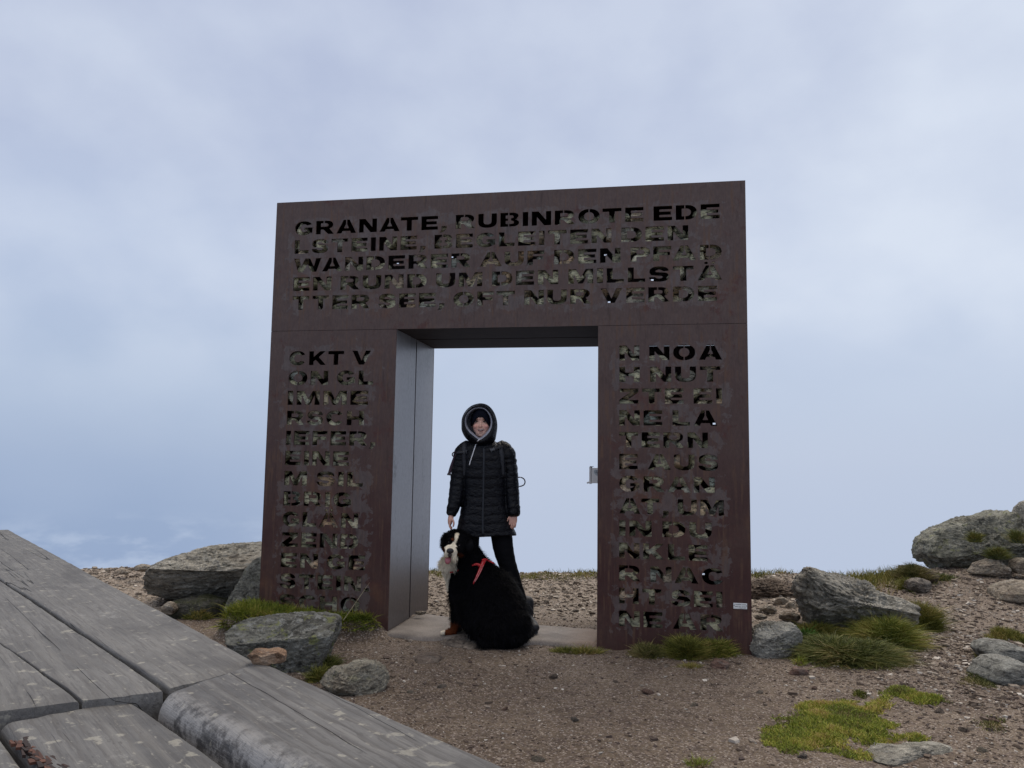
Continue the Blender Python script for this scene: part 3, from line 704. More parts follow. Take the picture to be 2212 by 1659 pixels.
# rubble filling: it shows only in pieces through the letters
def rough_rock(seed, sub=3):
    bm = bmesh.new(); bmesh.ops.create_icosphere(bm, subdivisions=sub, radius=1)
    V = np.array([v.co[:] for v in bm.verts]); F = [[v.index for v in f.verts] for f in bm.faces]; bm.free()
    r = np.random.default_rng(seed)
    for _ in range(9):
        n = r.normal(size=3); n /= np.linalg.norm(n); d = V @ n - r.uniform(.5, .82); V = V - np.where(d > 0, d, 0)[:, None] * n
    V = V * (1 + 0.14 * fbm(V * np.array([1.5, 1.5, 4]) + seed, 3, seed)[:, None])
    return V, np.array(F)
RK = [rough_rock(100 + i) for i in range(10)]
GLINTS = []                                                          # gaps where daylight comes through from behind
for gpx in ((977, 556), (709, 572.7), (859.8, 570), (1308, 551.3), (1408.8, 605.3), (1315.8, 653), (1475.5, 793.5), (1542.4, 915.4), (1519, 1240)):
    d = ray(*gpx); o_ = CAM[:2] - np.array([GX, GY]); n0 = o_ @ ged; n1_ = d[:2] @ ged
    at_ = lambda dep: ((o_ + d[:2] * ((dep - n0) / n1_)) @ gex, ZC + d[2] * ((dep - n0) / n1_))
    GLINTS.append((at_(0), at_(.12), at_(GD)))
def fill(u0, u1, v0, top, seed):
    r = np.random.default_rng(seed); VV, FF, n = [], [], 0
    v = v0
    while v < 3.6:
        u = u0 - r.random() * .1; rowh = r.uniform(.085, .125)
        while u < u1:
            wd = r.uniform(.09, .19); c = u + wd / 2
            if v + rowh * .4 < top(c) and c < u1 + .03 and c > u0 and not any(abs(c - g[1][0]) < wd * .55 + .012 and abs(v + rowh / 2 - g[1][1]) < rowh * .6 + .01 for g in GLINTS):
                V, F = RK[r.integers(10)]
                V = V * np.array([wd * .60, r.uniform(.08, .13), rowh * .68]); ry = -V[:, 1].min() * r.uniform(.35, .6); V[:, 1] = np.where(V[:, 1] < -ry, -ry + (V[:, 1] + ry) * .25, V[:, 1])
                a = r.normal(0, .35); R = np.array([[math.cos(a), 0, -math.sin(a)], [0, 1, 0], [math.sin(a), 0, math.cos(a)]])
                V = V @ R.T
                dep = r.uniform(.004, .030) if r.random() < .78 else r.uniform(.06, .12)
                V = V + np.array([c, .013 + dep - V[:, 1].min() if False else 0, v + rowh / 2])
                V[:, 1] = V[:, 1] - V[:, 1].min() + .016 + dep
                VV.append(V); FF.append(F + n); n += len(V)
            u += wd * .97
        v += rowh * 1.06
    V = np.vstack(VV); V[:, 0] = np.clip(V[:, 0], u0 + .005, u1 - .005)
    return V, np.vstack(FF)
tl_ = lambda c: 3.185 + .055 * math.sin(c * 5.3) + .05 * math.sin(c * 13) + .025 * c
fm = Mat('gabion_rubble'); r_ = fm.island()
nn = fm.noise(fm.coord((1, 1, 2.5)), 22, 7, 0.65, 0.5); n4_ = fm.noise(fm.coord(), 7, 4)
fc = fm.ramp(r_, [(0, (0.34, 0.33, 0.21)), (.2, (0.62, 0.59, 0.38)), (.5, (0.76, 0.72, 0.47)), (.70, (0.82, 0.76, 0.50)), (.82, (0.74, 0.50, 0.30)), (.97, (0.42, 0.47, 0.40))])
fc = fm.mix(fm.rng(nn, .54, .40, 0, .9), fc, (0.07, 0.066, 0.052)); fc = fm.mix(fm.rng(n4_, .5, .7, 0, .5), fc, (0.78, 0.76, 0.64))
RUB = fm.out(fc, .8, fm.bump(nn, .02, 1.0), spec=.3)
parts_ = [fill(.02, GW - .02, GS + .03, tl_, 5), fill(.02, GL - .02, -.1, lambda c: 2.12 + .04 * math.sin(c * 9), 6), fill(GR + .02, GW - .02, -.1, lambda c: 2.14 + (.09 if c < 3.0 else .02 * math.sin(c * 11)), 7)]
n = 0; VV = []; FF = []
for V, F in parts_: VV.append(V); FF.append(F + n); n += len(V)
me = mesh('rubble_filling', np.vstack(VV), np.vstack(FF), True)
tag(link('rubble_filling', me, RUB, gate), 'grey and tan rubble packed behind the lettering', kind='stuff')

for a_, b_, c_, d_ in ((0, GS + .0015, GW, GH), (0, -.25, GL, GS - .0015), (GR, -.25, GW, GS - .0015)):
    hl_ = [rect(g[2][0] - .011, g[2][1] - .007, g[2][0] + .012, g[2][1] + .008) for g in GLINTS if a_ < g[2][0] - .03 and g[2][0] + .03 < c_ and b_ < g[2][1] - .03 and g[2][1] + .03 < d_]
    plate('back_panel', rect(a_, b_, c_, d_), hl_, .012, RUST, gate).location = (0, GD - .012, 0)
# threshold slab between the legs
def gw(u, v, z): return np.array([GX + u * gex[0] + v * ged[0], GY + u * gex[1] + v * ged[1], z])
nu, nv = 60, 26
us = np.linspace(GL + .003, GR - .003, nu); vs = np.linspace(0, 1, nv)
V = []
for j in range(nv):
    for i in range(nu):
        e0 = -.07 + .05 * math.sin(us[i] * 3.1) + .02 * math.sin(us[i] * 17) + .03 * float(fbm([[us[i] * 9, 0, 0]], 4, 77)[0]); e1 = .80 - .32 * (us[i] - GL) / (GR - GL)
        V.append((us[i], e0 + (e1 - e0) * vs[j], 0.032))
V = np.array(V); W3 = V * np.array([1, 1, 0]); V[:, 2] += .012 * fbm(W3 * 5, 4, 4) + .004 * fbm(W3 * 25, 3, 4)
jj = np.repeat(np.arange(nv), nu); V[jj == 0, 2] = -.05; V[jj == nv - 1, 2] = -.03; V[jj == 1, 2] -= .012; V[jj == 1, 1] = V[jj == 0, 1] + .012 + .02 * fbm(W3[jj == 0] * 9, 3, 8)
idx = np.arange(nu * nv).reshape(nv, nu); F = np.stack([idx[:-1, :-1], idx[:-1, 1:], idx[1:, 1:], idx[1:, :-1]], -1).reshape(-1, 4)
sm = Mat('damp_concrete'); c = sm.coord(); a1 = sm.noise(c, 4, 6, .6); a2 = sm.noise(c, 90, 4, .7)
sep_ = sm.n('ShaderNodeSeparateXYZ'); sm.l(c, sep_.inputs[0])
cc = sm.mix(sm.rng(a1, .35, .65), (.165, .142, .125), (.25, .218, .192)); cc = sm.mix(sm.rng(sep_.outputs[0], 2.35, 2.68, 0, .6), cc, (.30, .20, .13)); cc = sm.mix(sm.rng(a2, .5, .75, 0, .5), cc, (.42, .39, .36)); cc = sm.mix(sm.rng(a2, .45, .28, 0, .5), cc, (.09, .08, .075))
SLABM = sm.out(cc, .7, sm.bump(a2, .004, .8), spec=.35)
me = mesh('threshold_slab', V, F, True)
o = link('threshold_slab', me, SLABM); o.location = (GX, GY, 0); o.rotation_euler = (0, 0, GYAW)
o.modifiers.new('thickness', 'SOLIDIFY').thickness = .12; o.modifiers['thickness'].offset = -1
tag(o, 'flat grey concrete doorstep lying between the two legs of the gateway', 'doorstep')

# ------------------------------------------------------------------ signs on the gate
def gate_thing(name, u, v, z, label, cat):
    p = gw(u, v, z); return empty(name, tuple(p), label, cat, rz=GYAW)
WHITE = plain('white_plastic', (.72, .74, .74), .45); INK = plain('grey_print', (.10, .11, .12), .6); ZINC = plain('pale_grey_enamel', (.74, .72, .70), .45); BLK = plain('black_rubber', (.012, .012, .014), .6)
pq = gate_thing('plaque', 3.7112, -.0005, .3434, 'small white plaque with grey print near the foot of the right leg', 'plaque')
pm = MB().box((-.0475, -.004, -.0205), (.0475, 0, .0205)); po = pm.build('plate', WHITE, pq)
bv = po.modifiers.new('edge', 'BEVEL'); bv.width = .0015; bv.segments = 2
tx = MB()
for zc, hgt, segs in ((.0105, .0052, [(-.040, -.033), (-.029, .008), (.014, .040)]), (-.0045, .0045, [(-.037, -.014), (-.010, .005), (.010, .039)]), (-.0135, .0040, [(-.013, -.011), (-.007, .017), (.022, .039)])):
    for s0, s1 in segs:
        x = s0
        while x < s1:                                       # small letter strokes, too small to read
            w_ = random.choice((.0014, .002, .0026)); tx.box((x, -.0046, zc - hgt / 2), (min(s1, x + w_), -.0041, zc + hgt / 2 * random.choice((1, .5, .8)))); x += w_ + .0009
tx.build('print', INK, pq)
for sx in (-.0425, .0425): MB().ell((sx, -.0042, .002), (.0028, .002, .0028)).build('screw', DARKSTEEL, pq, True)

bxp = gate_thing('metal_box', GR - .0005, .55, 1.247, 'small grey metal box with a sticker mounted inside the right leg', 'metal box')
mb = MB().box((-.088, -.06, -.062), (-.002, .06, .062)); b_ = mb.build('body', ZINC, bxp)
bv = b_.modifiers.new('edge', 'BEVEL'); bv.width = .004; bv.segments = 2
fl = MB().box((-.104, -.066, -.068), (-.0895, .066, .070)); f_ = fl.build('lid', ZINC, bxp); bv = f_.modifiers.new('edge', 'BEVEL'); bv.width = .003; bv.segments = 2
MB().box((-.100, -.067, .0705), (-.076, .03, .0745)).build('hinge', BLK, bxp)
MB().tube([(-.106, -.03, -.055), (-.120, -.03, -.060)], [.007, .007], seg=12, side=(0, 1, 0)).build('latch', ZINC, bxp, True)
st = MB(); a = np.linspace(0, 2 * np.pi, 24, endpoint=False); st.loft([[(-.032 + .040 * math.cos(t) * math.cos(.6) - .022 * math.sin(t) * math.sin(-.6), -.0602 - e, .018 + .040 * math.cos(t) * math.sin(-.6) + .022 * math.sin(t) * math.cos(.6)) for t in a] for e in (0, .0006)])
st.build('sticker', plain('silver_sticker', (.42, .45, .47), .4), bxp)
tcu = bpy.data.curves.new('sticker_text', 'FONT'); tcu.body = 'SAAG'; tcu.size = .026; tcu.extrude = .0003
to = bpy.data.objects.new('working_text', tcu); COL.objects.link(to)
dg = bpy.context.evaluated_depsgraph_get(); dg.update()
tme = bpy.data.meshes.new_from_object(to.evaluated_get(dg)); bpy.data.objects.remove(to)
Vt = get_co(tme); ca, sa = math.cos(-.78), math.sin(-.78)
set_co(tme, np.stack([-.058 + Vt[:, 0] * ca - Vt[:, 1] * sa, -.0612 - Vt[:, 2], .030 + Vt[:, 0] * sa + Vt[:, 1] * ca], 1)); link('lettering', tme, BLK, bxp)
# ------------------------------------------------------------------ plank tables in the foreground
WOOD = wood_mat()
TZ = 0.86
def T2(px, py, z=TZ): return on_z(px, py, z)[:2]
dirv = T2(0, 1140) - T2(540, 1425); dirv /= np.linalg.norm(dirv)         # along the planks, away from the camera
TORG = T2(355, 1490); TYAW = math.atan2(dirv[1], dirv[0])
tex_ = dirv; tey = np.array([-dirv[1], dirv[0]])
def tl(p): d = np.asarray(p) - TORG; return np.array([d @ tex_, d @ tey])
def plank(name, a0, a1, b0, b1, parent, r0, r1, top=0.0, r0v=None, thick=.048, seed=1, worn=0.0, wave=.004, nu=90, label=None):
    """a0->a1: one long edge, b0->b1: the other (local coordinates); r0, r1: how rounded each long edge is"""
    n_top = 26; rr = np.random.default_rng(seed)
    us = np.linspace(0, 1, nu)
    prof = []                                                          # (v, depth below the top, distance from edge a, from b)
    wd = np.linalg.norm((np.asarray(a0) + a1 - b0 - b1) / 2)
    for k in range(7): t = math.pi / 2 * k / 7; prof.append((r0 / wd * (1 - math.sin(t)), r0 * (1 - math.cos(t)) * 1.0))
    prof = [(r0 / wd * (1 - math.cos(t)), (r0v or r0) * (1 - math.sin(t))) for t in np.linspace(0, math.pi / 2, 8)]
    prof += [(v, 0) for v in np.linspace(r0 / wd, 1 - r1 / wd, n_top)[1:-1]]
    prof += [(1 - r1 / wd * (1 - math.cos(t)), r1 * (1 - math.sin(t))) for t in np.linspace(math.pi / 2, 0, 8)]
    prof += [(1, thick * .6), (.995, thick), (.6, thick), (.3, thick), (.005, thick), (0, thick * .6)]
    prof = np.array(prof); m_ = len(prof); V = []; worn_ = []
    a0, a1, b0, b1 = map(np.asarray, (a0, a1, b0, b1))
    L = np.linalg.norm(a1 - a0)
    for iu, u in enumerate(us):
        A = a0 * (1 - u) + a1 * u; B = b0 * (1 - u) + b1 * u
        q = np.array([[u * L * 2.2, seed * 3.1, 0.]]); A = A + np.array([0, wave * float(fbm(q, 4, 3)[0])]); B = B + np.array([0, wave * float(fbm(q + 7, 4, 4)[0])])
        e = 0.004 if iu in (0, nu - 1) else 0.0
        for v, dz in prof:
            p = A * (1 - v) + B * v
            p = p + (np.array([.006, 0]) if iu == 0 else np.array([-.006, 0]) if iu == nu - 1 else 0)
            V.append((p[0], p[1], top - dz - (e if dz < thick * .9 else 0)))
            worn_.append(worn * max(0, 1 - v * wd / (r0 * 1.5 + 1e-6)) if r0 > .012 else 0)
    V = np.array(V); V[:, 2] += .0022 * fbm(V * np.array([1.2, 9, 0]) + seed, 3, 6) + .002 * fbm(V * np.array([14, 40, 0]) + seed, 2, 7)
    first, last = V[:m_].copy(), V[-m_:].copy()
    first[:, 0] -= .006; first[:, 2] = first[:, 2] * .98 - .001; last[:, 0] += .006; last[:, 2] = last[:, 2] * .98 - .001
    rings = [first] + [V[i * m_:(i + 1) * m_] for i in range(nu)] + [last]
    b = MB().loft(rings)
    me = mesh(name, b.V, b.F, True)
    bm = bmesh.new(); bm.from_mesh(me); bmesh.ops.recalc_face_normals(bm, faces=bm.faces); bm.to_mesh(me); bm.free(); me.polygons.foreach_set('use_smooth', np.full(len(me.polygons), True))
    w = np.concatenate([worn_[:m_], worn_, worn_[-m_:], [0, 0]]).astype(np.float32)
    a = me.attributes.new('Worn', 'FLOAT', 'POINT'); a.data.foreach_set('value', w)
    o = link(name, me, WOOD, parent)
    md = o.modifiers.new('edges', 'EDGE_SPLIT'); md.split_angle = math.radians(50)
    if label: o['label'] = label
    return o
def on_line(p, d, s): return p + d * s
far = empty('plank_table', (TORG[0], TORG[1], zat(*TORG)), 'long weathered grey plank table running off to the left edge of the photo', 'table', rz=TYAW)
near = empty('plank_table', (TORG[0], TORG[1], zat(*TORG)), 'nearest weathered grey plank table with a thick round-edged board', 'table', rz=TYAW)
zt = TZ - far.location.z
lf_ = lambda px, py: tl(T2(px, py))
XF = lf_(14, 1143)[0]                                               # far end of the long table
def cut(p0, p1, X):
    p0, p1 = np.asarray(p0), np.asarray(p1); return p0 + (p1 - p0) * (X - p0[0]) / (p1[0] - p0[0])
eA0, eA1 = lf_(545, 1431), lf_(60, 1167)
g1n, g1f = lf_(357, 1489), lf_(0, 1250)
g2n, g2f = lf_(178, 1504), lf_(42, 1415)
jA = lf_(490, 1465); endB = lf_(357, 1489)
slopeB = (lf_(357, 1487) - lf_(180, 1508))
def endline(y):                                                     # cut ends of planks B and C, continued to the left
    p = lf_(180, 1510); d = lf_(357, 1489) - p; return p + d * (y - p[1]) / d[1]
A_n0 = lf_(560, 1434); A_n1 = lf_(368, 1486)
plank('plank', A_n1, cut(A_n1, g1f + np.array([0, -.003]), XF), A_n0, cut(A_n0, eA1, XF), far, .008, .005, zt, thick=.07, seed=2, wave=.006, worn=0)
plank('plank', endB + np.array([0, .002]), cut(endB, g1f + np.array([0, .004]), XF), lf_(182, 1508), cut(lf_(182, 1508), g2f, XF) , far, .004, .004, zt - .002, thick=.07, seed=3)
wC = 0.26
c0 = lf_(178, 1509) + np.array([0, .004]); c0f = cut(c0, g2f + np.array([0, .003]), XF)
e = endline(c0[1] + wC); plank('plank', c0, c0f, e, np.array([XF, c0f[1] + wC]), far, .006, .006, zt - .001, thick=.07, seed=4)
c1 = endline(c0[1] + wC + .008); plank('plank', c1, np.array([XF, c0f[1] + wC + .008]), endline(c0[1] + 2 * wC), np.array([XF, c0f[1] + 2 * wC]), far, .006, .006, zt, thick=.07, seed=5)
# nearer table: a thick, rounded plank and, a step lower, thinner ones
D0n, D0f = lf_(1140, 1684), lf_(558, 1431)
D1n, D1f = lf_(632, 1664), lf_(343, 1502)
XN = lf_(1140, 1684)[0] - .5
plank('plank', cut(D1n, D1f, XN), D1f, cut(D0n, D0f, XN), D0f + np.array([-.002, 0]), near, .036, .008, zt + .004, r0v=.045, thick=.085, seed=6, wave=.004, worn=1.0)
LOW = .020
lw_ = lambda px, py: tl(T2(px, py, TZ - LOW))
E1n, E1f = lw_(495, 1662), lw_(274, 1509)
E0f = lw_(0, 1560); wE = E0f[1] - E1f[1]
E0near = cut(E1n, E1f, XN) + np.array([0, wE])
plank('plank', cut(E1n, E1f, XN), E1f, E0near, E0f, near, .007, .02, zt - LOW, thick=.045, seed=7)
plank('plank', E0near + np.array([0, .01]), E0f + np.array([0, .01]), E0near + np.array([0, .2]), E0f + np.array([-.03, .2]), near, .02, .008, zt - LOW - .003, thick=.045, seed=8)
# the split, rotten corner of the nearest plank shows red-brown wood inside
spl = Mat('rotten_red_wood'); sn = spl.island(); SPL = spl.out(spl.ramp(sn, [(0, (.010, .005, .004)), (.55, (.030, .011, .007)), (.8, (.060, .020, .011)), (1, (.12, .048, .028))]), .8)
sb = MB(); r = np.random.default_rng(3)
e0, e1 = lw_(44, 1600), lw_(135, 1672)
for k in range(46):
    t = r.random(); p = e0 * (1 - t) + e1 * t + np.array([0, r.normal(0, .008)]); L = r.uniform(.008, .022); w = r.uniform(.002, .006); h_ = r.uniform(.0006, .0025)
    a = r.normal(0, .18); cx_, sx_ = math.cos(a), math.sin(a); zz = zt - LOW - .001
    q = [(-L, -w), (L, -w * .5), (L * 1.1, w * .4), (-L * .8, w)]
    q = [(p[0] + x * cx_ - y * sx_, p[1] + x * sx_ + y * cx_) for x, y in q]
    sb.add([(x, y, zz - .004) for x, y in q] + [(x, y, zz + h_ * r.uniform(.4, 1)) for x, y in q], [(3, 2, 1, 0), (4, 5, 6, 7), (0, 1, 5, 4), (1, 2, 6, 5), (2, 3, 7, 6), (3, 0, 4, 7)])
o = sb.build('splintered_wood', SPL, near); o['kind'] = 'stuff'; o['label'] = 'red-brown splintered wood in the split near plank'
# frames and legs under the planks
def under(tb, x0, x1, y0, y1, zz):
    for x in (x0, x1):
        MB().box((x - .045, y0, zz - .16), (x + .045, y1, zz - .09)).build('crossbeam', WOOD, tb)
        for y in (y0 + .06, y1 - .16): MB().box((x - .045, y, -.15), (x + .045, y + .09, zz - .1605)).build('leg', WOOD, tb)
under(far, .35, XF - .4, A_n0[1] + .05, c0[1] + 1.6 * wC, zt)
under(near, XN + .2, -.40, D0f[1] + .06, E0f[1] + .05, zt - .05)

# ------------------------------------------------------------------ rocks
ROCKG = rock_mat('grey_schist', (.19, .18, .15), (.53, .50, .425), .3, .0, .4)
ROCKL = rock_mat('lichen_schist', (.10, .10, .088), (.31, .31, .27), .1, .75, .95, strat=2.2)
ROCKD = rock_mat('dark_schist', (.11, .112, .097), (.31, .31, .265), .1, .12, .3, bed=.5, strat=2.0)
ROCKT = rock_mat('tan_schist', (.18, .145, .11), (.44, .38, .30), .55, .1, .4, strat=2.0)
ROCKC = rock_mat('crag_schist', (.12, .12, .10), (.37, .365, .30), .15, .5, .4, bed=-.45, strat=2.2, moss=.15)
ROCKB = rock_mat('slate_blue_schist', (.17, .17, .155), (.38, .38, .345), .2, .05, .3, strat=2.5)
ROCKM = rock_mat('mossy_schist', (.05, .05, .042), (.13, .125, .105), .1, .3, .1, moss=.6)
ROCKO = rock_mat('orange_stone', (.30, .17, .10), (.55, .40, .28), .6, 0, .2, strat=1.6)
ICO = {}
def ico(sub):
    if sub not in ICO:
        bm = bmesh.new(); bmesh.ops.create_icosphere(bm, subdivisions=sub, radius=1)
        ICO[sub] = (np.array([v.co[:] for v in bm.verts]), np.array([[v.index for v in f.verts] for f in bm.faces])); bm.free()
    return ICO[sub]
def radial(poly, n=720):
    """outline radius by angle about its centre"""
    poly = np.asarray(poly); c = (poly.min(0) + poly.max(0)) / 2; q = poly - c
    q = np.vstack([q, q[:1]]); th = np.linspace(-np.pi, np.pi, n, endpoint=False); R = np.zeros(n)
    for i in range(len(q) - 1):
        p, s = q[i], q[i + 1] - q[i]
        for k, t in enumerate(th):
            d = (math.cos(t), math.sin(t)); den = d[0] * s[1] - d[1] * s[0]
            if abs(den) < 1e-12: continue
            rr = (p[0] * s[1] - p[1] * s[0]) / den; m_ = (p[0] * d[1] - p[1] * d[0]) / den
            if rr > 0 and -1e-6 <= m_ <= 1 + 1e-6: R[k] = max(R[k], rr)
    return c, th, R
def rock(name, label, outline, Y, T, mat, seed=1, power=2.6, planes=(), shear=0.0, amp=.05, freq=3.4, strat=(1, 1, 2.2), bed=0.0, sub=5, flat=None, cat='rock', group=None, chip=.5, cuts=None):
    if flat is None:
        pts = np.array([on_y(x, y, Y) for x, y in outline]); P2 = pts[:, [0, 2]]
    else:
        pts = np.array([on_z(x, y, flat) for x, y in outline]); P2 = pts[:, [0, 1]]
    c, th, R = radial(P2)
    D, F = ico(sub); L = max(np.ptp(P2[:, 0]), np.ptp(P2[:, 1])) / 2
    ang = np.arctan2(D[:, 2], D[:, 0]); rho = np.hypot(D[:, 0], D[:, 2])
    Ra = np.interp(ang, th, R, period=2 * np.pi)
    s = (rho ** power + np.abs(D[:, 1]) ** power) ** (-1 / power)
    V = np.stack([np.cos(ang) * Ra * rho * s, D[:, 1] * s * T, np.sin(ang) * Ra * rho * s], 1)
    V[:, 1] += shear * V[:, 2]
    for nx_, ny_, nz_, off in planes:
        n = np.array([nx_, ny_, nz_], float); n /= np.linalg.norm(n); d = V @ n - off * L
        V = V - np.where(d > 0, d * .93, 0)[:, None] * n
    r = np.random.default_rng(seed)
    small = L < .16
    for _ in range(cuts if cuts is not None else 16 if small else 11):                            # broken facets, mostly on the sides away from the outline
        n = r.normal(size=3) * np.array([.55, 1.3, .6]); n /= np.linalg.norm(n); ext = (V @ n).max(); d = V @ n - ext * (r.uniform(.68, .9) if small else r.uniform(.80, .95))
        V = V - np.where(d > 0, d * .93, 0)[:, None] * n
    cb, sb = math.cos(bed), math.sin(bed)
    Q = np.stack([V[:, 0] * cb + V[:, 2] * sb, V[:, 1], -V[:, 0] * sb + V[:, 2] * cb], 1) / max(L, .2)
    N = V / (np.linalg.norm(V, axis=1)[:, None] + 1e-9)
    St = np.array(strat)
    n1 = fbm(Q * freq * .8 + seed * 5.1, 4, seed, .5); n2 = 1 - 2 * np.abs(fbm(Q * freq * 1.7 * St + seed, 5, seed + 9, .6))
    n3 = 1 - 2 * np.abs(fbm(Q * freq * 4.5 * St + seed, 4, seed + 20, .6)); n4 = fbm(Q * freq * 14 + seed, 3, seed + 30, .6)
    lay = Q[:, 2] * freq * 2.6 + 1.4 * n1 + .5 * n2; lay = lay - np.floor(lay)                 # schist weathers into ledges
    V = V + N * (L * amp * (.9 * n1 + chip * (n2 - .4) + .6 * (n3 - .3) + .22 * n4 + .5 * (lay ** 2 - .35)))[:, None]
    org = np.array([c[0], Y, c[1]]) if flat is None else np.array([c[0], c[1], flat - T * .5])
    if flat is not None: V = V[:, [0, 2, 1]] * np.array([1, 1, 1])
    me = mesh(name, V, F[:, ::-1].copy() if flat is not None else F, True)
    o = link(name, me, mat, None, tuple(org))
    return tag(o, label, cat, group)
rock('boulder', 'big rounded grey boulder with an undercut side, left of the gateway',
     [(334, 1240), (340, 1225), (352, 1215), (372, 1205), (392, 1197), (414, 1195), (425, 1190), (455, 1184), (490, 1180), (520, 1178), (562, 1176), (600, 1180), (606, 1225), (570, 1250), (540, 1266), (515, 1282), (480, 1294), (430, 1298), (385, 1302), (350, 1304), (336, 1290), (332, 1262)],
     7.35, .50, ROCKG, 3, 3.2, planes=[(0, -.72, -.69, .34), (0, -.45, .89, .42)], amp=.05, cuts=3, strat=(.8, .8, 3.4), bed=.12, sub=6, cat='boulder')
rock('rock_slab', 'dark upright slab of rock leaning against the left leg of the gateway',
     [(484, 1332), (498, 1292), (518, 1256), (533, 1227), (548, 1211), (562, 1203), (576, 1204), (582, 1310), (560, 1322), (530, 1334), (505, 1338)], 6.95, .22, ROCKD, 5, 2.8, planes=[(-.3, -.9, .25, .28)], amp=.05, strat=(1.2, 1.2, 2.2), bed=.9)
rock('rock', 'low dark mossy rock in the shade under the big left boulder', [(352, 1316), (364, 1302), (385, 1296), (410, 1290), (450, 1288), (485, 1296), (495, 1330), (450, 1350), (390, 1340)], 7.0, .22, ROCKM, 6)
rock('rock', 'small pale rock peeping over the edge of the long table', [(343, 1311), (352, 1304), (366, 1300), (378, 1304), (383, 1316), (372, 1328), (350, 1326)], 6.75, .07, ROCKT, 7, sub=4)
rock('rock', 'broad lichen-spotted grey rock between the table and the grass bank',
     [(494, 1366), (500, 1358), (520, 1348), (560, 1341), (590, 1336), (640, 1332), (690, 1334), (718, 1338), (726, 1348), (724, 1375), (708, 1403), (700, 1430), (690, 1462), (650, 1476), (600, 1470), (540, 1440), (505, 1400)],
     5.35, .30, ROCKL, 8, 4.5, planes=[(0, -.35, .94, .46), (.2, -1, -.25, .52)], amp=.06, cuts=4, strat=(1, 1, 2.4), bed=.1, sub=6)
rock('rock', 'pale rounded two-humped rock beside the near table edge',
     [(690, 1474), (703, 1457), (718, 1446), (742, 1441), (752, 1438), (760, 1433), (782, 1429), (805, 1432), (824, 1443), (836, 1456), (839, 1474), (826, 1490), (800, 1506), (770, 1512), (735, 1505), (710, 1492)],
     4.82, .17, rock_mat('pale_schist', (.24, .215, .17), (.54, .50, .40), .35, .25, .4, bed=1.2, strat=2.2), 9, 2.4, planes=[(-.8, -.6, .5, .62), (.75, -.7, .1, .6)], amp=.07, sub=6)
rock('boulder', 'big sloping grey boulder with grass round its foot, right of the gateway',
     [(1722, 1240), (1725, 1231), (1736, 1227), (1760, 1231), (1790, 1240), (1820, 1245), (1850, 1256), (1875, 1266), (1900, 1281), (1935, 1292), (1965, 1303), (1983, 1318), (1988, 1336), (1955, 1352), (1900, 1366), (1850, 1368), (1790, 1356), (1748, 1344), (1737, 1310), (1727, 1270)],
     6.6, .42, ROCKG, 11, 2.5, planes=[(.25, -.6, .75, .24), (0, -.72, -.7, .30), (-.7, -.7, .1, .72)], amp=.085, strat=(1, 1, 3), bed=-.35, sub=6, cat='boulder')
rock('rock', 'squarish light grey rock touching the right leg of the gateway',
     [(1619, 1384), (1632, 1362), (1655, 1349), (1690, 1346), (1714, 1350), (1724, 1364), (1727, 1388), (1716, 1410), (1690, 1422), (1655, 1432), (1626, 1422), (1616, 1402)], 5.88, .17, rock_mat('light_grey_schist', (.18, .175, .155), (.46, .45, .40), .1, .05, .5, bed=-.6, strat=1.6), 12, 3.0, planes=[(-.2, -.5, .85, .62), (.2, -1, -.1, .62)], amp=.085, sub=6)
rock('stone', 'small rust-red stone lying below the light grey rock', [(1703, 1455), (1713, 1443), (1733, 1440), (1745, 1449), (1743, 1460), (1722, 1467), (1706, 1464)], 5.32, .06, ROCKO if False else rock_mat('red_schist', (.15, .085, .065), (.33, .22, .175), .6, 0, .2), 13, sub=4, cat='stone')
zc_ = lambda pts: [((3400 + x / 5.027) * .57604, (1850 + y / 5.027) * .57604) for x, y in pts]
rock('crag', 'large lichen-grey crag on the skyline at the far right',
     zc_([(365, 1190), (372, 1120), (405, 1010), (420, 960), (440, 915), (500, 875), (540, 815), (590, 775), (700, 705), (870, 640), (1000, 612), (1130, 570), (1220, 520), (1300, 480), (1450, 468), (1650, 432), (1760, 392), (1920, 358), (2100, 375), (2330, 390), (2500, 700), (2500, 1300), (2400, 1480), (1900, 1530), (1400, 1560), (1000, 1560), (600, 1500), (520, 1400), (390, 1300)]),
     9.5, .75, ROCKC, 14, 2.6, planes=[(-.25, -.85, .5, .36), (.0, -.75, -.65, .40)], amp=.06, strat=(1, 1, 2.6), bed=.42, sub=6, cat='crag', chip=.9)
rock('rock', 'upright grey block cut off by the right edge of the photo above the crag', [(2204, 1122), (2206, 1100), (2213, 1086), (2240, 1078), (2262, 1095), (2262, 1200), (2215, 1180)], 9.3, .3, ROCKG, 15, sub=4)
rock('rock', 'tan rounded rock half buried in the slope at the right edge of the photo', [(2146, 1292), (2153, 1277), (2172, 1263), (2200, 1256), (2236, 1256), (2244, 1300), (2190, 1308)], 7.9, .3, ROCKT, 16)
rock('rock', 'tan block under the far end of the crag at the right', [(2184, 1232), (2189, 1213), (2203, 1205), (2226, 1207), (2240, 1232), (2230, 1245), (2195, 1244)], 8.7, .16, ROCKT, 17, sub=4)
rock('rock', 'pale broken rock at the foot of the crag', [(2098, 1238), (2112, 1218), (2128, 1214), (2142, 1206), (2160, 1216), (2178, 1226), (2184, 1240), (2140, 1246)], 8.8, .16, ROCKT, 18, sub=5, amp=.1)
rock('rock', 'small two-toned rock beside the tussock below the crag', [(1953, 1268), (1960, 1257), (1972, 1251), (1986, 1249), (2003, 1254), (2012, 1266), (2004, 1276), (1975, 1279)], 8.1, .13, rock_mat('split_schist', (.08, .075, .07), (.36, .31, .26), .4, 0, .3), 19, sub=5, amp=.08)
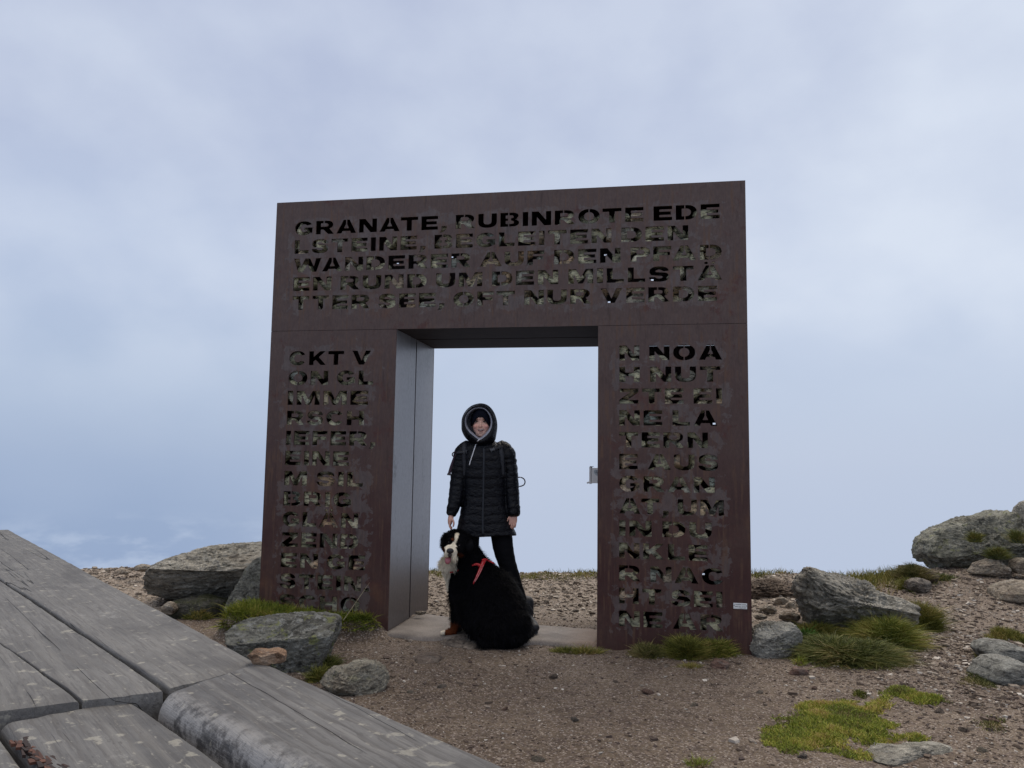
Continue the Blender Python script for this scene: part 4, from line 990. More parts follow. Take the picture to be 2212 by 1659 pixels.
rock('rock_slab', 'blue-grey slab lying behind the lower of two slabs at the right edge', [(2108, 1402), (2122, 1389), (2150, 1384), (2180, 1389), (2212, 1403), (2240, 1420), (2230, 1440), (2170, 1436), (2125, 1424)], 5.85, .22, ROCKB, 20, amp=.045, strat=(1, 1, 2.5), bed=-.3)
rock('rock_slab', 'blue-grey slab, lower of the two slabs at the right edge', [(2104, 1458), (2122, 1434), (2146, 1422), (2180, 1421), (2204, 1430), (2240, 1452), (2245, 1484), (2180, 1484), (2130, 1476)], 5.35, .25, ROCKB, 21, amp=.045, strat=(1, 1, 2.5), bed=-.2)
rock('rock_slab', 'flat grey-brown bedrock slab flush with the ground below the lime-green turf', [(1868, 1618), (1890, 1606), (1930, 1610), (1960, 1602), (2010, 1600), (2062, 1610), (2054, 1624), (2000, 1630), (1960, 1642), (1920, 1650), (1890, 1642)], 0, .026, bpy.data.materials['step_schist'] if 'step_schist' in bpy.data.materials else ROCKG, 22, flat=zat(1.9, 4.05) + .002, amp=.06)
rock('rock_slab', 'flat brown bedrock slab flush with the path below the dog', [(893, 1424), (905, 1412), (930, 1407), (953, 1414), (958, 1426), (940, 1434), (905, 1436)], 0, .03, rock_mat('brown_schist', (.14, .11, .09), (.27, .215, .175), .3, 0, .15), 23, flat=.012, amp=.05)
rock('rock_slab', 'knobbly flat rock at the edge of the doorstep under the dog', [(950, 1388), (962, 1376), (985, 1372), (1015, 1372), (1045, 1376), (1062, 1384), (1050, 1396), (1010, 1402), (970, 1400)], 0, .045, rock_mat('step_schist', (.17, .14, .115), (.35, .30, .25), .3, 0, .3), 24, flat=.005, amp=.09)
rock('stone', 'flat reddish stone on the ground in front of the right leg grass', [(1535, 1434), (1543, 1424), (1560, 1421), (1572, 1428), (1576, 1436), (1555, 1442)], 0, .03, ROCKO if False else bpy.data.materials['red_schist'], 25, flat=.02, amp=.07, sub=4, cat='stone')
rock('stone', 'orange stone lying on the edge of the plank table', [(530, 1424), (536, 1418), (549, 1416), (566, 1419), (574, 1416), (590, 1414), (602, 1414), (610, 1421), (628, 1428), (617, 1434), (604, 1440), (590, 1438), (572, 1446), (552, 1446), (538, 1437)], 1.98, .045, ROCKO, 26, amp=.05, sub=5, cat='stone', bed=.1, strat=(.6, 1, 2))
o = bpy.data.objects['stone.002']
# rest it on the planks
Vz = get_co(o.data)[:, 2].min(); o.location.z = TZ + .002 - Vz - .006
o.location.x, o.location.y = on_z(577, 1440, TZ)[:2] + np.array([0, .03])
# rubble heap right of the gateway
heap = [(1688, 1300, 15, 8, 7.45), (1712, 1312, 12, 11, 7.3), (1660, 1316, 14, 6, 7.2), (1706, 1332, 19, 9, 6.9), (1642, 1332, 12, 5, 6.9)]
hl = ['light grey', 'pale', 'grey', 'whitish', 'small tan']
hw = ['below the brown earth bank right of the gateway', 'touching the left end of the big sloping boulder', 'in the middle of the rubble right of the gateway', 'lowest beside the big sloping boulder', 'against the right leg above the light grey rock']
for i, (x, y, w, h, Y) in enumerate(heap):
    r = np.random.default_rng(60 + i); an = np.linspace(0, 2 * np.pi, 9, endpoint=False)
    w *= 1.25; h *= 1.25
    out = [(x + w * math.cos(t) * r.uniform(.75, 1.1), y + h * math.sin(t) * r.uniform(.75, 1.1)) for t in an]
    rock('stone', f'{hl[i]} stone {hw[i]}', out, Y, w * .0035, ROCKT, 60 + i, amp=.13, sub=5, power=3.2, cat='stone', group='stones heaped right of the gateway')
rock('stone', 'pale flat stone lying on the doorstep by the left leg', [(1481 * .57604 + 62 * .2083, 1), (0, 0)] if False else [(893, 1323), (900, 1320), (912, 1320), (924, 1322), (922, 1327), (905, 1329)], 6.85, .035, ROCKT, 90, sub=3, cat='stone')
for (pts, Y, s, lb) in (([(1950, 1222), (1990, 1222), (2020, 1240), (2016, 1256), (1975, 1260), (1948, 1250)], 8.6, 91, 'brown earth hummock under the tussock left of the crag'),):
    rock('hummock', lb, pts, Y, .25, rock_mat('bare_earth', (.07, .052, .042), (.13, .10, .08), .2, 0, 0, moss=.3), s, amp=.07, cat='hummock', power=2)
rock('hummock', 'crumbling brown earth bank under the skyline grass right of the gateway', [(1600, 1272), (1625, 1259), (1660, 1258), (1690, 1261), (1722, 1266), (1745, 1280), (1738, 1296), (1700, 1294), (1660, 1300), (1620, 1304), (1590, 1295)], 8.0, .30, rock_mat('crumbly_earth', (.12, .088, .066), (.24, .185, .14), .2, 0, .1, strat=1.5), 92, amp=.10, cat='hummock', power=2, sub=6, chip=1.0)
# skyline stones at the far left
for k, (x, y, w, h, Y, s_, lb) in enumerate([(310, 1227, 22, 8, 8.2, 95, 'low tan stone on the skyline next to the big left boulder'), (268, 1235, 16, 5, 8.3, 96, 'brown stone on the gravel skyline beyond the long table'), (328, 1252, 8, 7, 7.8, 97, 'small brown stone below the skyline left of the big boulder')]):
    an = np.linspace(0, 2 * np.pi, 10, endpoint=False); r = np.random.default_rng(s_)
    rock('stone', lb, [(x + w * math.cos(t) * r.uniform(.8, 1.1), y + h * math.sin(t) * r.uniform(.8, 1.1)) for t in an], Y, w * .004, ROCKT, s_, amp=.07, sub=4, cat='stone')
# loose stones scattered on the path
stone_me = []
for k in range(7):
    V, F = rough_rock(300 + k, 3); V = V * np.array([1, .75, .42]); me = mesh('loose_stone', V, F, True); stone_me.append(me)
LOOSE = [bpy.data.materials['brown_schist'], ROCKT, bpy.data.materials['step_schist'], bpy.data.materials['red_schist']]
for k, me in enumerate(stone_me): me.materials.append(LOOSE[k % 4])
cnt = 0; r = np.random.default_rng(77)
spots = [(1195, 1462), (885, 1500), (955, 1490), (1090, 1530), (2030, 1540), (1500, 1525), (1980, 1500), (2090, 1500), (2060, 1340), (2040, 1400), (1760, 1490), (1330, 1470), (1440, 1440), (1240, 1560), (2100, 1330), (1985, 1430), (1900, 1470), (2150, 1560), (2080, 1580), (1180, 1300), (1240, 1320), (1200, 1270), (1160, 1640), (1730, 1640), (1400, 1500), (940, 1300), (2120, 1620), (1640, 1500), (2000, 1380), (2160, 1340)]
for (x, y) in spots:
    p = ground_hit(x, y); o = bpy.data.objects.new('loose_stone', stone_me[cnt % 7]); COL.objects.link(o)
    s_ = r.uniform(.022, .05); o.location = (p[0], p[1], p[2] + s_ * .08); o.scale = (s_, s_, s_); o.rotation_euler = (r.normal(0, .15), r.normal(0, .15), r.uniform(0, 6.28))
    tag(o, 'small loose stone lying on the bare trodden ground', 'stone', 'loose stones on the path'); cnt += 1
# ------------------------------------------------------------------ grass
GREEN = grass_mat('green_grass', [(0.065, 0.074, 0.016), (0.122, 0.133, 0.025), (0.194, 0.189, 0.041), (0.273, 0.234, 0.063), (0.388, 0.278, 0.109)])
DEEP = grass_mat('deep_green_grass', [(0.043, 0.053, 0.016), (0.079, 0.096, 0.023), (0.122, 0.140, 0.032), (0.201, 0.189, 0.055), (0.345, 0.260, 0.109)])
LIME = grass_mat('lime_turf', [(0.176, 0.136, 0.052), (0.150, 0.199, 0.033), (0.237, 0.278, 0.042), (0.334, 0.342, 0.054), (0.430, 0.374, 0.089), (0.439, 0.303, 0.133)])
DRY = grass_mat('dry_grass', [(0.058, 0.065, 0.020), (0.116, 0.123, 0.036), (0.203, 0.174, 0.065), (0.290, 0.232, 0.116)])
def blades(name, P, D, Ln, W, mat, label, cat='grass', group=None, kind=None, bend=.5, seed=1, extra=None):
    """P roots, D directions (unit), Ln lengths: tapered, drooping blades"""
    r = np.random.default_rng(seed); n = len(P)
    side = np.cross(D, r.normal(size=(n, 3))); side /= np.linalg.norm(side, axis=1)[:, None] + 1e-9
    drop = D * np.array([1, 1, 0]) + r.normal(0, .35, (n, 3)) * np.array([1, 1, 0]); drop[:, 2] = -.35
    w = (W * (0.7 + .6 * r.random(n)))[:, None]
    bd = (bend * (0.5 + r.random(n)))[:, None]; L = Ln[:, None]
    rows = []
    for t, k in ((0, 1.0), (.4, .85), (.75, .55)):
        c = P + D * L * t + drop * L * bd * t * t
        rows += [c - side * w * k / 2, c + side * w * k / 2]
    rows.append(P + D * L + drop * L * bd)
    V = np.stack(rows, 1).reshape(-1, 3)
    b = np.arange(n)[:, None] * 7
    q = np.concatenate([b + np.array([[0, 1, 3, 2]]), b + np.array([[2, 3, 5, 4]]), b + np.array([[4, 5, 6, 6]])], 0)
    loc = P.mean(0)
    F = [tuple(f) for f in q[:2 * n]] + [(f[0], f[1], f[2]) for f in q[2 * n:]]
    pal = PAL[mat.name]
    t = np.clip(.45 + .75 * fbm(P * 9, 3, seed + 50) + r.normal(0, .20, n), 0, .999) * (len(pal) - 1)
    k = t.astype(int); fr = (t - k)[:, None]; C = np.repeat((pal[k] * (1 - fr) + pal[np.minimum(k + 1, len(pal) - 1)] * fr) * r.uniform(.8, 1.2, (n, 1)), 7, 0)
    if extra is not None:
        F += [tuple(i + len(V) for i in f) for f in extra[1]]; C = np.vstack([C, np.tile(pal[0] * .8, (len(extra[0]), 1))]); V = np.vstack([V, extra[0]])
    me = mesh(name, V - loc, F, True); colattr(me, C)
    return tag(link(name, me, mat, None, tuple(loc)), label, cat, group, kind)
def dirs(r, n, lean, out=None, k=0.0):
    d = np.stack([r.normal(0, lean, n), r.normal(0, lean, n), np.ones(n)], 1)
    if out is not None: d[:, :2] += out * k
    return d / np.linalg.norm(d, axis=1)[:, None]
def tuft(px, py, wpx, depth, hgt_, n, mat, label, seed, name='grass_tuft', W=.005, spread=.9, lean=.25, group='grass tufts', bend=.55, rise=.35, Yb=None, Ln=None):
    """cushion of blades whose foot sits at a picture point; wpx: half width, in picture points"""
    hgt = hgt_ * .85; r = np.random.default_rng(seed); p = ground_hit(px, py) if Yb is None else on_y(px, py, Yb)
    hw = wpx / FPX * p[1]; hd = hgt * (.62 if rise > .3 else rise)
    # an uneven cushion of roots and dead blades ...
    na, nr = 22, 7; mv, mf = [], []
    lump = lambda x, y: 1 + .45 * fbm(np.stack([x, y, 0 * x], 1) * 2.3 + seed, 3, seed)
    for j in range(nr):
        q = j / (nr - 1); an = np.linspace(0, 2 * np.pi, na, endpoint=False); cx, cy = np.cos(an) * q, np.sin(an) * q
        x = p[0] + cx * hw; y = p[1] + depth + cy * depth; z = (terrain(x, y) if Yb is None else np.full(na, p[2])) - .02 + hd * .9 * np.sqrt(max(0, 1 - q * q)) * lump(cx, cy)
        mv += list(np.stack([x, y, z], 1))
    for j in range(nr - 1):
        for i in range(na): mf.append((j * na + i, (j + 1) * na + i, (j + 1) * na + (i + 1) % na, j * na + (i + 1) % na))
    # ... and fine blades all over it
    n = int(n * 2.1); a = r.uniform(0, 2 * np.pi, n); q = np.sqrt(r.random(n)) * 1.04
    ox, oy = np.cos(a) * q, np.sin(a) * q
    x = p[0] + ox * hw; y = p[1] + depth + oy * depth
    lm = lump(ox, oy)
    z = (terrain(x, y) if Yb is None else np.full(n, p[2])) - .02 + hd * .9 * np.sqrt(np.clip(1 - q * q, 0, 1)) * lm
    d = dirs(r, n, lean + .15, np.stack([ox * q, oy * q], 1), spread * 1.1)
    L = (hgt - hd * .75) * r.uniform(.4, 1.3, n) * (.75 + .5 * lm * .6)
    # a few stray and dead blades round the edge, so that the tuft fades into the soil
    if Yb is None:
        m_ = n // 5; a = r.uniform(0, 2 * np.pi, m_); q = 1 + np.abs(r.normal(0, .22, m_)); sx, sy = np.cos(a) * q, np.sin(a) * q
        ex, ey = p[0] + sx * hw, p[1] + depth + sy * depth
        x = np.r_[x, ex]; y = np.r_[y, ey]; z = np.r_[z, terrain(ex, ey) - .005]
        d = np.vstack([d, dirs(r, m_, .7)]); L = np.r_[L, (.02 + .25 * hgt) * r.uniform(.3, 1, m_)]; n += m_
    L = L * np.where(r.random(n) < .04, 1.5, 1)
    return blades(name, np.stack([x, y, z], 1), d, L, np.full(n, W * .72), mat, label, 'grass', group, seed=seed, bend=bend, extra=(np.array(mv), mf))
def turf(outline, n, hgt, mat, label, seed, W=.0045, name='turf_patch', ragged=.5, lean=.45, bend=.4, group='low turf patches', thin=.0):
    """low turf inside a patch of ground given by its outline as seen in the picture"""
    G = np.array([ground_hit(x, y)[:2] for x, y in outline]); r = np.random.default_rng(seed)
    lo, hi_ = G.min(0), G.max(0); out = np.zeros((0, 2))
    ar = np.prod(hi_ - lo)
    Q = r.uniform(lo, hi_, (n * 4, 2)); ins = np.zeros(len(Q), bool); j = len(G) - 1
    dmin = np.full(len(Q), 9.)
    for i in range(len(G)):
        a, b = G[i], G[j]
        c = ((a[1] > Q[:, 1]) != (b[1] > Q[:, 1])) & (Q[:, 0] < (b[0] - a[0]) * (Q[:, 1] - a[1]) / (b[1] - a[1] + 1e-12) + a[0]); ins ^= c
        t = np.clip(((Q - a) @ (b - a)) / ((b - a) @ (b - a) + 1e-12), 0, 1); dmin = np.minimum(dmin, np.linalg.norm(Q - a - t[:, None] * (b - a), axis=1)); j = i
    sc = min(hi_ - lo) * .5
    nz_ = fbm(np.stack([Q[:, 0], Q[:, 1], 0 * Q[:, 0]], 1) * 9, 5, seed, .65)
    e = dmin / sc
    ok = ins & (e * 1.1 + ragged * 1.5 * nz_ > .04 + thin * r.random(len(Q)) + .55 * r.random(len(Q)) ** 1.5)
    Q = Q[ok][:n]; e = np.clip(e[ok][:n] * 2, .25, 1)
    nn_ = nz_[ok][:n]
    z = terrain(Q[:, 0], Q[:, 1]) - .006 + .02 * np.clip(e, 0, 1) * (hgt / .05)
    d = dirs(r, len(Q), lean)
    return blades(name, np.stack([Q[:, 0], Q[:, 1], z], 1), d, hgt * r.uniform(.5, 1.2, len(Q)) * (.55 + .45 * e) * (1 + .5 * nn_), np.full(len(Q), W), mat, label, 'turf', group, seed=seed, bend=bend)

# bank in front of the left leg: its own top and overhanging fringe
r = np.random.default_rng(5); n = 16000
u = r.uniform(-.14, 1.16, n); v = r.uniform(-.64, .02, n)
x = GX + u * gex[0] + v * ged[0]; y = GY + u * gex[1] + v * ged[1]; z = terrain(x, y)
inside = (v < -.004) | (u < 0)
keep = inside & (z > .085) & ~((u > 0) & (v > -.01))
x, y, z, u, v = x[keep], y[keep], z[keep], u[keep], v[keep]
edge = sstep(.155, .10, z)
d = dirs(r, len(x), .38); d[:, 1] -= .9 * edge; d[:, 2] *= (1 - .7 * edge); d[:, 1] -= .2; d /= np.linalg.norm(d, axis=1)[:, None]
L = r.uniform(.05, .10, len(x)) * (1 + .25 * sstep(.2, -.1, u))
blades('grass_bank', np.stack([x, y, z - .008], 1), d, L, np.full(len(x), .0045), grass_mat('bank_grass', [(0.059, 0.085, 0.014), (0.115, 0.155, 0.020), (0.199, 0.239, 0.030), (0.312, 0.311, 0.049), (0.395, 0.294, 0.100)]), 'green grass overhanging the earth bank at the foot of the left leg', 'grass', bend=.45, seed=6)
P = np.array([[*gw(.86, -.36, .17)]]); blades('grass_stalk', P, np.array([[.55, .1, .83]]), np.array([.36]), np.array([.006]), grass_mat('straw', [(0.580, 0.507, 0.319), (0.609, 0.536, 0.348)]), 'single bleached grass stalk leaning over the grass bank', 'grass', bend=.12, seed=2)
# tufts
tuft(1402, 1420, 28, .08, .11, 1100, DRY, 'small brownish grass tuft at the foot of the right leg', 11)
tuft(1490, 1424, 30, .09, .19, 1700, GREEN, 'tall green grass tuft in front of the right leg, next to the small brownish one', 12)
tuft(1552, 1420, 32, .09, .15, 1500, grass_mat('mixed_grass', [(0.084, 0.110, 0.020), (0.166, 0.202, 0.033), (0.312, 0.275, 0.067), (0.459, 0.311, 0.151)]), 'straw-flecked grass tuft at the right corner of the right leg', 13)
tuft(1222, 1408, 24, .04, .07, 380, GREEN, 'tiny green tuft in front of the doorstep, farther from the right leg', 14, rise=.2)
tuft(1270, 1410, 24, .04, .08, 400, GREEN, 'tiny green tuft in front of the doorstep, touching the right leg', 15, rise=.2)
tuft(1862, 1440, 92, .20, .20, 5200, DEEP, 'large dark green tussock spilling down below the sloping boulder', 16, spread=1.2, bend=.9, rise=.45)
tuft(1940, 1405, 52, .18, .26, 2400, grass_mat('olive_grass', [(0.075, 0.101, 0.020), (0.146, 0.175, 0.030), (0.250, 0.248, 0.049), (0.395, 0.303, 0.100)]), 'olive-yellow tussock under the lower end of the sloping boulder', 17, spread=1.0, bend=.7)
tuft(1775, 1385, 44, .12, .15, 1500, GREEN, 'mid-green grass under the left half of the sloping boulder', 18)
tuft(1742, 1402, 22, .05, .15, 500, grass_mat('fresh_herb', [(0.043, 0.102, 0.017), (0.072, 0.160, 0.026), (0.116, 0.217, 0.036)]), 'small leafy green plant between the light grey rock and the sloping boulder', 19, W=.010)
tuft(2010, 1362, 26, .13, .26, 1500, GREEN, 'upright bushy tuft at the right end of the sloping boulder', 20, spread=.6)
tuft(1730, 1440, 10, .02, .10, 60, LIME, 'little bright sprig at the corner of the light grey rock', 21, spread=.7)
tuft(1988, 1250, 30, .14, .17, 1500, DRY, 'shaggy brown-green tussock on the hummock left of the crag', 22, Yb=8.35)
tuft(1967, 1278, 14, .06, .17, 420, GREEN, 'small upright tuft beside the two-toned rock', 23)
tuft(2045, 1254, 28, .10, .10, 500, DEEP, 'low dark grass at the foot of the crag', 24, Yb=8.55)
tuft(2165, 1205, 18, .08, .16, 500, DEEP, 'dark grass hanging in the hollow of the crag', 25, Yb=8.72, rise=.7)
tuft(2110, 1168, 11, .04, .15, 260, GREEN, 'yellow-green grass growing in a crack of the crag', 26, Yb=8.70, rise=.7)
tuft(2204, 1170, 12, .06, .18, 300, DEEP, 'dark grass beside the upright block at the right edge', 27, Yb=8.8, rise=.7)
tuft(420, 1336, 26, .08, .10, 450, GREEN, 'short shaded grass on the mossy rock under the left boulder', 28, Yb=6.75)
tuft(700, 1448, 22, .05, .13, 420, DEEP, 'dark tuft growing at the right side of the lichen-spotted rock', 29)
tuft(684, 1474, 18, .05, .12, 300, GREEN, 'bright tuft between the lichen-spotted rock and the table edge', 30)
tuft(1495, 1443, 14, .03, .06, 160, GREEN, 'single small green tuft on the path in front of the right leg', 31, rise=.2)
tuft(1510, 1659, 18, .03, .05, 220, LIME, 'small tuft at the bottom edge of the photo', 32, rise=.2)
# turf patches
turf([(1640, 1580), (1660, 1556), (1700, 1535), (1740, 1520), (1800, 1512), (1850, 1514), (1885, 1528), (1900, 1555), (1945, 1570), (1985, 1585), (1955, 1602), (1900, 1612), (1880, 1650), (1840, 1640), (1780, 1630), (1700, 1640), (1650, 1615)], 24000, .030, LIME, 'largest lime-green turf patch, low in the right part of the photo', 41, ragged=.9, thin=.0)
turf([(1866, 1530), (1880, 1512), (1925, 1500), (1935, 1520), (1915, 1548), (1870, 1545)], 2200, .04, LIME, 'small mid-green turf hump just behind the largest lime-green patch', 42)
turf([(1895, 1500), (1920, 1486), (1960, 1486), (2010, 1498), (2070, 1512), (2070, 1528), (1990, 1536), (1950, 1520), (1910, 1506)], 3800, .03, LIME, 'long thin lime-green turf strip above the small turf hump', 43, thin=.25)
turf([(2050, 1462), (2085, 1448), (2130, 1452), (2165, 1470), (2160, 1490), (2100, 1488), (2065, 1478)], 2600, .03, DRY, 'thin yellowish turf patch in front of the two blue-grey slabs', 44, thin=.5, ragged=.8)
turf([(2104, 1420), (2125, 1402), (2165, 1405), (2180, 1416), (2150, 1428), (2115, 1432)], 1900, .06, GREEN, 'green grass between the two blue-grey slabs', 45)
turf([(2128, 1385), (2130, 1368), (2165, 1366), (2212, 1380), (2240, 1398), (2200, 1394), (2150, 1382)], 2000, .07, GREEN, 'olive grass behind the upper blue-grey slab', 46)
turf([(2090, 1560), (2120, 1545), (2190, 1555), (2200, 1580), (2140, 1590), (2100, 1580)], 800, .025, DRY, 'sparse yellow turf near the right edge low in the photo', 47, thin=.5, ragged=.4)
turf([(1830, 1506), (1850, 1496), (1880, 1502), (1868, 1512)], 350, .03, GREEN, 'tiny dark green turf spot above the largest patch', 48)
turf([(1945, 1600), (1975, 1592), (2010, 1600), (1990, 1614)], 500, .035, LIME, 'small turf spot right of the largest lime-green patch', 49)
# skyline fringes
def fringe(x0, x1, n, hgt, mat, label, seed, dy=.22, back=-.1):
    r = np.random.default_rng(seed); X = r.uniform(x0, x1, n)
    ridge = 9.55 - 0.9 * sstep(-1.0, -4.5, X) - 0.75 * sstep(1.2, 2.6, X) * sstep(5.5, 3.8, X) + 0.5 * sstep(5, 8, X) + 0.25 * fbm(np.stack([X, 0 * X + 9.3, 0 * X], 1) * .9, 3, 9)
    Y = ridge + back + r.normal(0, dy, n)
    k = fbm(np.stack([X, Y, 0 * X], 1) * 2.2, 3, seed) > -.12; X, Y = X[k], Y[k]
    d = dirs(r, len(X), .4)
    return blades('skyline_grass', np.stack([X, Y, terrain(X, Y) - .01], 1), d, hgt * r.uniform(.4, 1.2, len(X)), np.full(len(X), .006), mat, label, 'grass', 'grass along the skyline', seed=seed, bend=.3)
fringe(-1.3, 1.1, 3600, .075, GREEN, 'short grass fringe on the skyline seen through the opening', 61)
fringe(2.0, 3.4, 2600, .09, GREEN, 'grass fringe on the skyline between the right leg and the big sloping boulder', 62)
fringe(3.45, 4.6, 2800, .12, GREEN, 'taller grass fringe on the skyline left of the crag', 63)
# ------------------------------------------------------------------ the hiker
WY = 6.46
PX = WY / FPX * 1.0
def wp(px, py, dy=0.0): return on_y(px, py, WY + dy)
PORG = np.array([wp(1070, 1360)[0], WY, 0.035])
person = empty('person', tuple(PORG), 'person in a hooded black quilted coat standing behind the dog in the gateway', 'person')
SKIN = skin_mat(); NYLON = quilt_mat()
K = WY / FPX                                                        # metres per picture point at her distance

# --- body: one continuous surface
b = MB()
head_c = wp(1039.5, 913, .005)
b.ell(head_c + np.array([0, .012, .012]), (.073, .095, .098), n=28)                  # skull
b.ell(wp(1039.3, 923, -.035), (.066, .052, .064), n=24)                              # face
b.ell(wp(1039.0, 934.5, -.047), (.044, .038, .034), n=20)                            # jaw
b.ell(wp(1038.7, 939.5, -.062), (.022, .020, .016), n=16)                            # chin
b.ell(wp(1028.2, 921, -.066), (.021, .020, .019), n=16); b.ell(wp(1049.5, 921, -.066), (.021, .020, .019), n=16)   # cheeks
b.tube([wp(1038.6, 910, -.083), wp(1038.2, 916, -.093), wp(1037.9, 920.6, -.106)], [.007, .0085, .0115], seg=12)   # nose
for sx in (-1, 1): b.ell(wp(1037.9 + sx * 2.9, 921.6, -.094), (.0075, .010, .0065), n=12)
b.ell(wp(1039, 904, -.072), (.045, .016, .014), n=16)                                # brow ridge
b.tube([wp(1038.6, 926.2, -.086), wp(1038.6, 931.8, -.084)], [.013, .014], seg=12)   # mouth area
for sx in (-1, 1): b.ell(wp(1039.5 + sx * 19.5, 916, .012), (.008, .016, .028), n=12)   # ears, under the hood
b.tube([wp(1040, 938, .012), wp(1041, 955, .02)], [.052, .058], seg=18)              # neck
b.tube([wp(1042, 958, .02), wp(1046, 1000, .02), wp(1046, 1060, .02), wp(1047, 1095, .02), wp(1048, 1118, .02)],
       [(.10, .065), (.145, .10), (.13, .09), (.14, .095), (.14, .09)], seg=24, squash=.3)
armL = [wp(1010, 972, .02), wp(996, 1000, .02), wp(988, 1050, .0), wp(982, 1080, -.02), wp(975, 1110, -.05)]
armR = [wp(1083, 972, .02), wp(1100, 1000, .02), wp(1105, 1045, .01), wp(1107, 1080, -.01), wp(1109, 1110, -.03)]
for A in (armL, armR): b.tube(A, [.04, .045, .038, .034, .024], seg=14)
legL = [wp(1018, 1125, .02), wp(1012, 1200, .0), wp(1008, 1250, .0), wp(1005, 1300, .03), wp(1003, 1340, .03)]
legR = [wp(1080, 1125, .02), wp(1091, 1200, .0), wp(1106, 1245, .0), wp(1123, 1295, .03), wp(1140, 1340, .02)]
for A in (legL, legR): b.tube(A, [.065, .058, .048, .045, .033], seg=16)
# hands
def finger(base, tips, r0):
    b.tube([base] + tips, [r0 * .86, r0 * .84, r0 * .8, r0 * .7][:len(tips) + 1], seg=10, sub=3)
# picture-left hand: side on, relaxed, fingers curling forward and in
b.tube([wp(975.5, 1108, -.05), wp(974.3, 1116, -.055), wp(972.8, 1124, -.06), wp(972.0, 1130, -.062)], [(.021, .025), (.022, .030), (.021, .036), (.017, .034)], seg=14)
for i, (dy, l) in enumerate(((-.090, 1.0), (-.072, 1.08), (-.053, 1.0), (-.036, .82))):
    finger(wp(971.3 + .5 * i, 1129, dy), [wp(970.6 + .6 * i, 1129 + 6 * l, dy - .004), wp(972.5 + .6 * i, 1129 + 11 * l, dy - .004), wp(975.0 + .4 * i, 1129 + 13.8 * l, dy)], .0080)
finger(wp(976.6, 1120, -.080), [wp(979.6, 1126, -.096), wp(980.2, 1132, -.098), wp(979.0, 1137, -.094)], .0095)
# picture-right hand: back of the hand to the front, thumb inwards
b.tube([wp(1109, 1108, -.03), wp(1108.6, 1116, -.036), wp(1107.6, 1124, -.042), wp(1107.0, 1129, -.045)], [(.024, .020), (.032, .019), (.036, .018), (.034, .016)], seg=14)
for i, (x, l) in enumerate(((1100.4, .92), (1105.1, 1.12), (1109.9, 1.0), (1114.4, .74))):
    finger(wp(x, 1128, -.048), [wp(x - .5, 1128 + 6 * l, -.056), wp(x - 1.3, 1128 + 11.5 * l, -.052), wp(x - 2.0, 1128 + 15.2 * l, -.040)], .0080)
finger(wp(1100.6, 1116, -.040), [wp(1096.6, 1121.5, -.058), wp(1095.0, 1127, -.066), wp(1094.8, 1131.5, -.066)], .0098)
me = fuse('body', b, .0034, 3, PORG)
V = get_co(me) + PORG
def dist(px, py, dy): return np.linalg.norm((V - wp(px, py, dy)) / np.array([1, 2.0, 1]), axis=1)
C = np.tile(np.array([.72, .46, .36]), (len(V), 1))
def blend(C, w, c): return C * (1 - w[:, None]) + np.array(c) * w[:, None]
for x in (1026.5, 1051): C = blend(C, .75 * np.exp(-(dist(x, 921.5, -.07) / .024) ** 2), (.74, .33, .27))
C = blend(C, .5 * np.exp(-(dist(1037.9, 921, -.10) / .014) ** 2), (.72, .33, .26))
for x in (1028.8, 1047.5): C = blend(C, .6 * np.exp(-(dist(x, 911.5, -.08) / .016) ** 2), (.42, .25, .19))
C = blend(C, .5 * (sstep(1095, 1090, 0 * V[:, 0]) * (V[:, 2] < wp(1040, 1100)[2])), (.60, .28, .21))
colattr(me, C)
link('body', me, SKIN, person)
HB = BVHTree.FromPolygons([tuple(v) for v in V], [tuple(p.vertices) for p in me.polygons])
def front_of(bvh, px, py, lift=.002, off=-1.0):
    """the point of a surface seen at a picture point"""
    d = Vector(ray(px, py)).normalized(); h = bvh.ray_cast(Vector(CAM), d)
    if h[0] is None: return None
    return np.array(h[0]) - np.array(d) * lift
# --- face: eyes, brows, lips, teeth
WHT = plain('eye_white', (.50, .47, .46), .3); IRIS = plain('dark_brown_iris', (.022, .014, .012), .25); BROW = plain('dark_brow_hair', (.018, .011, .010), .7); LIP = plain('lips', (.22, .065, .06), .5); TEETH = plain('teeth', (.52, .48, .45), .4); MOUTH = plain('mouth_inside', (.03, .008, .008), .6)
def onface(px, py, lift):
    p = front_of(HB, px, py, lift); return p if p is not None else wp(px, py, -.09)
for x, s in ((1029.2, 1), (1046.9, -1)):
    c = onface(x, 911.2, -.004)
    e = MB().ell(c, (.0105, .008, .0062), n=14).build('eye', WHT, person, True, True)
    MB().ell(onface(x - .2, 911.2, -.0015) + np.array([0, -.004, 0]), (.0055, .004, .0055), n=12).build('iris', IRIS, e, True).location = -np.array(person.location) + 0
    MB().ribbon([onface(x - 3.6, 911.5, .0005), onface(x - 1.4, 909.4, .002), onface(x + 1.4, 909.4, .002), onface(x + 3.6, 911.3, .0005)], .0042, .002, (0, -1, .2)).build('eyelid', BROW, person, True, True)
    MB().ribbon([onface(x - 4.6 * s, 907.6, .001), onface(x - 1 * s, 905.3, .0015), onface(x + 3.0 * s, 906.2, .0015)], [.0035, .0055, .005], .002, (0, -1, .2)).build('eyebrow', BROW, person, True, True)
mp_ = [onface(1031.6, 926.8, .0005), onface(1034.6, 928.8, .0015), onface(1038.6, 929.4, .002), onface(1042.8, 928.6, .0015), onface(1046.0, 926.2, .0005)]
MB().ribbon(mp_, [.002, .0095, .0115, .0095, .002], .0012, (0, -1, 0)).build('mouth', MOUTH, person, True, True)
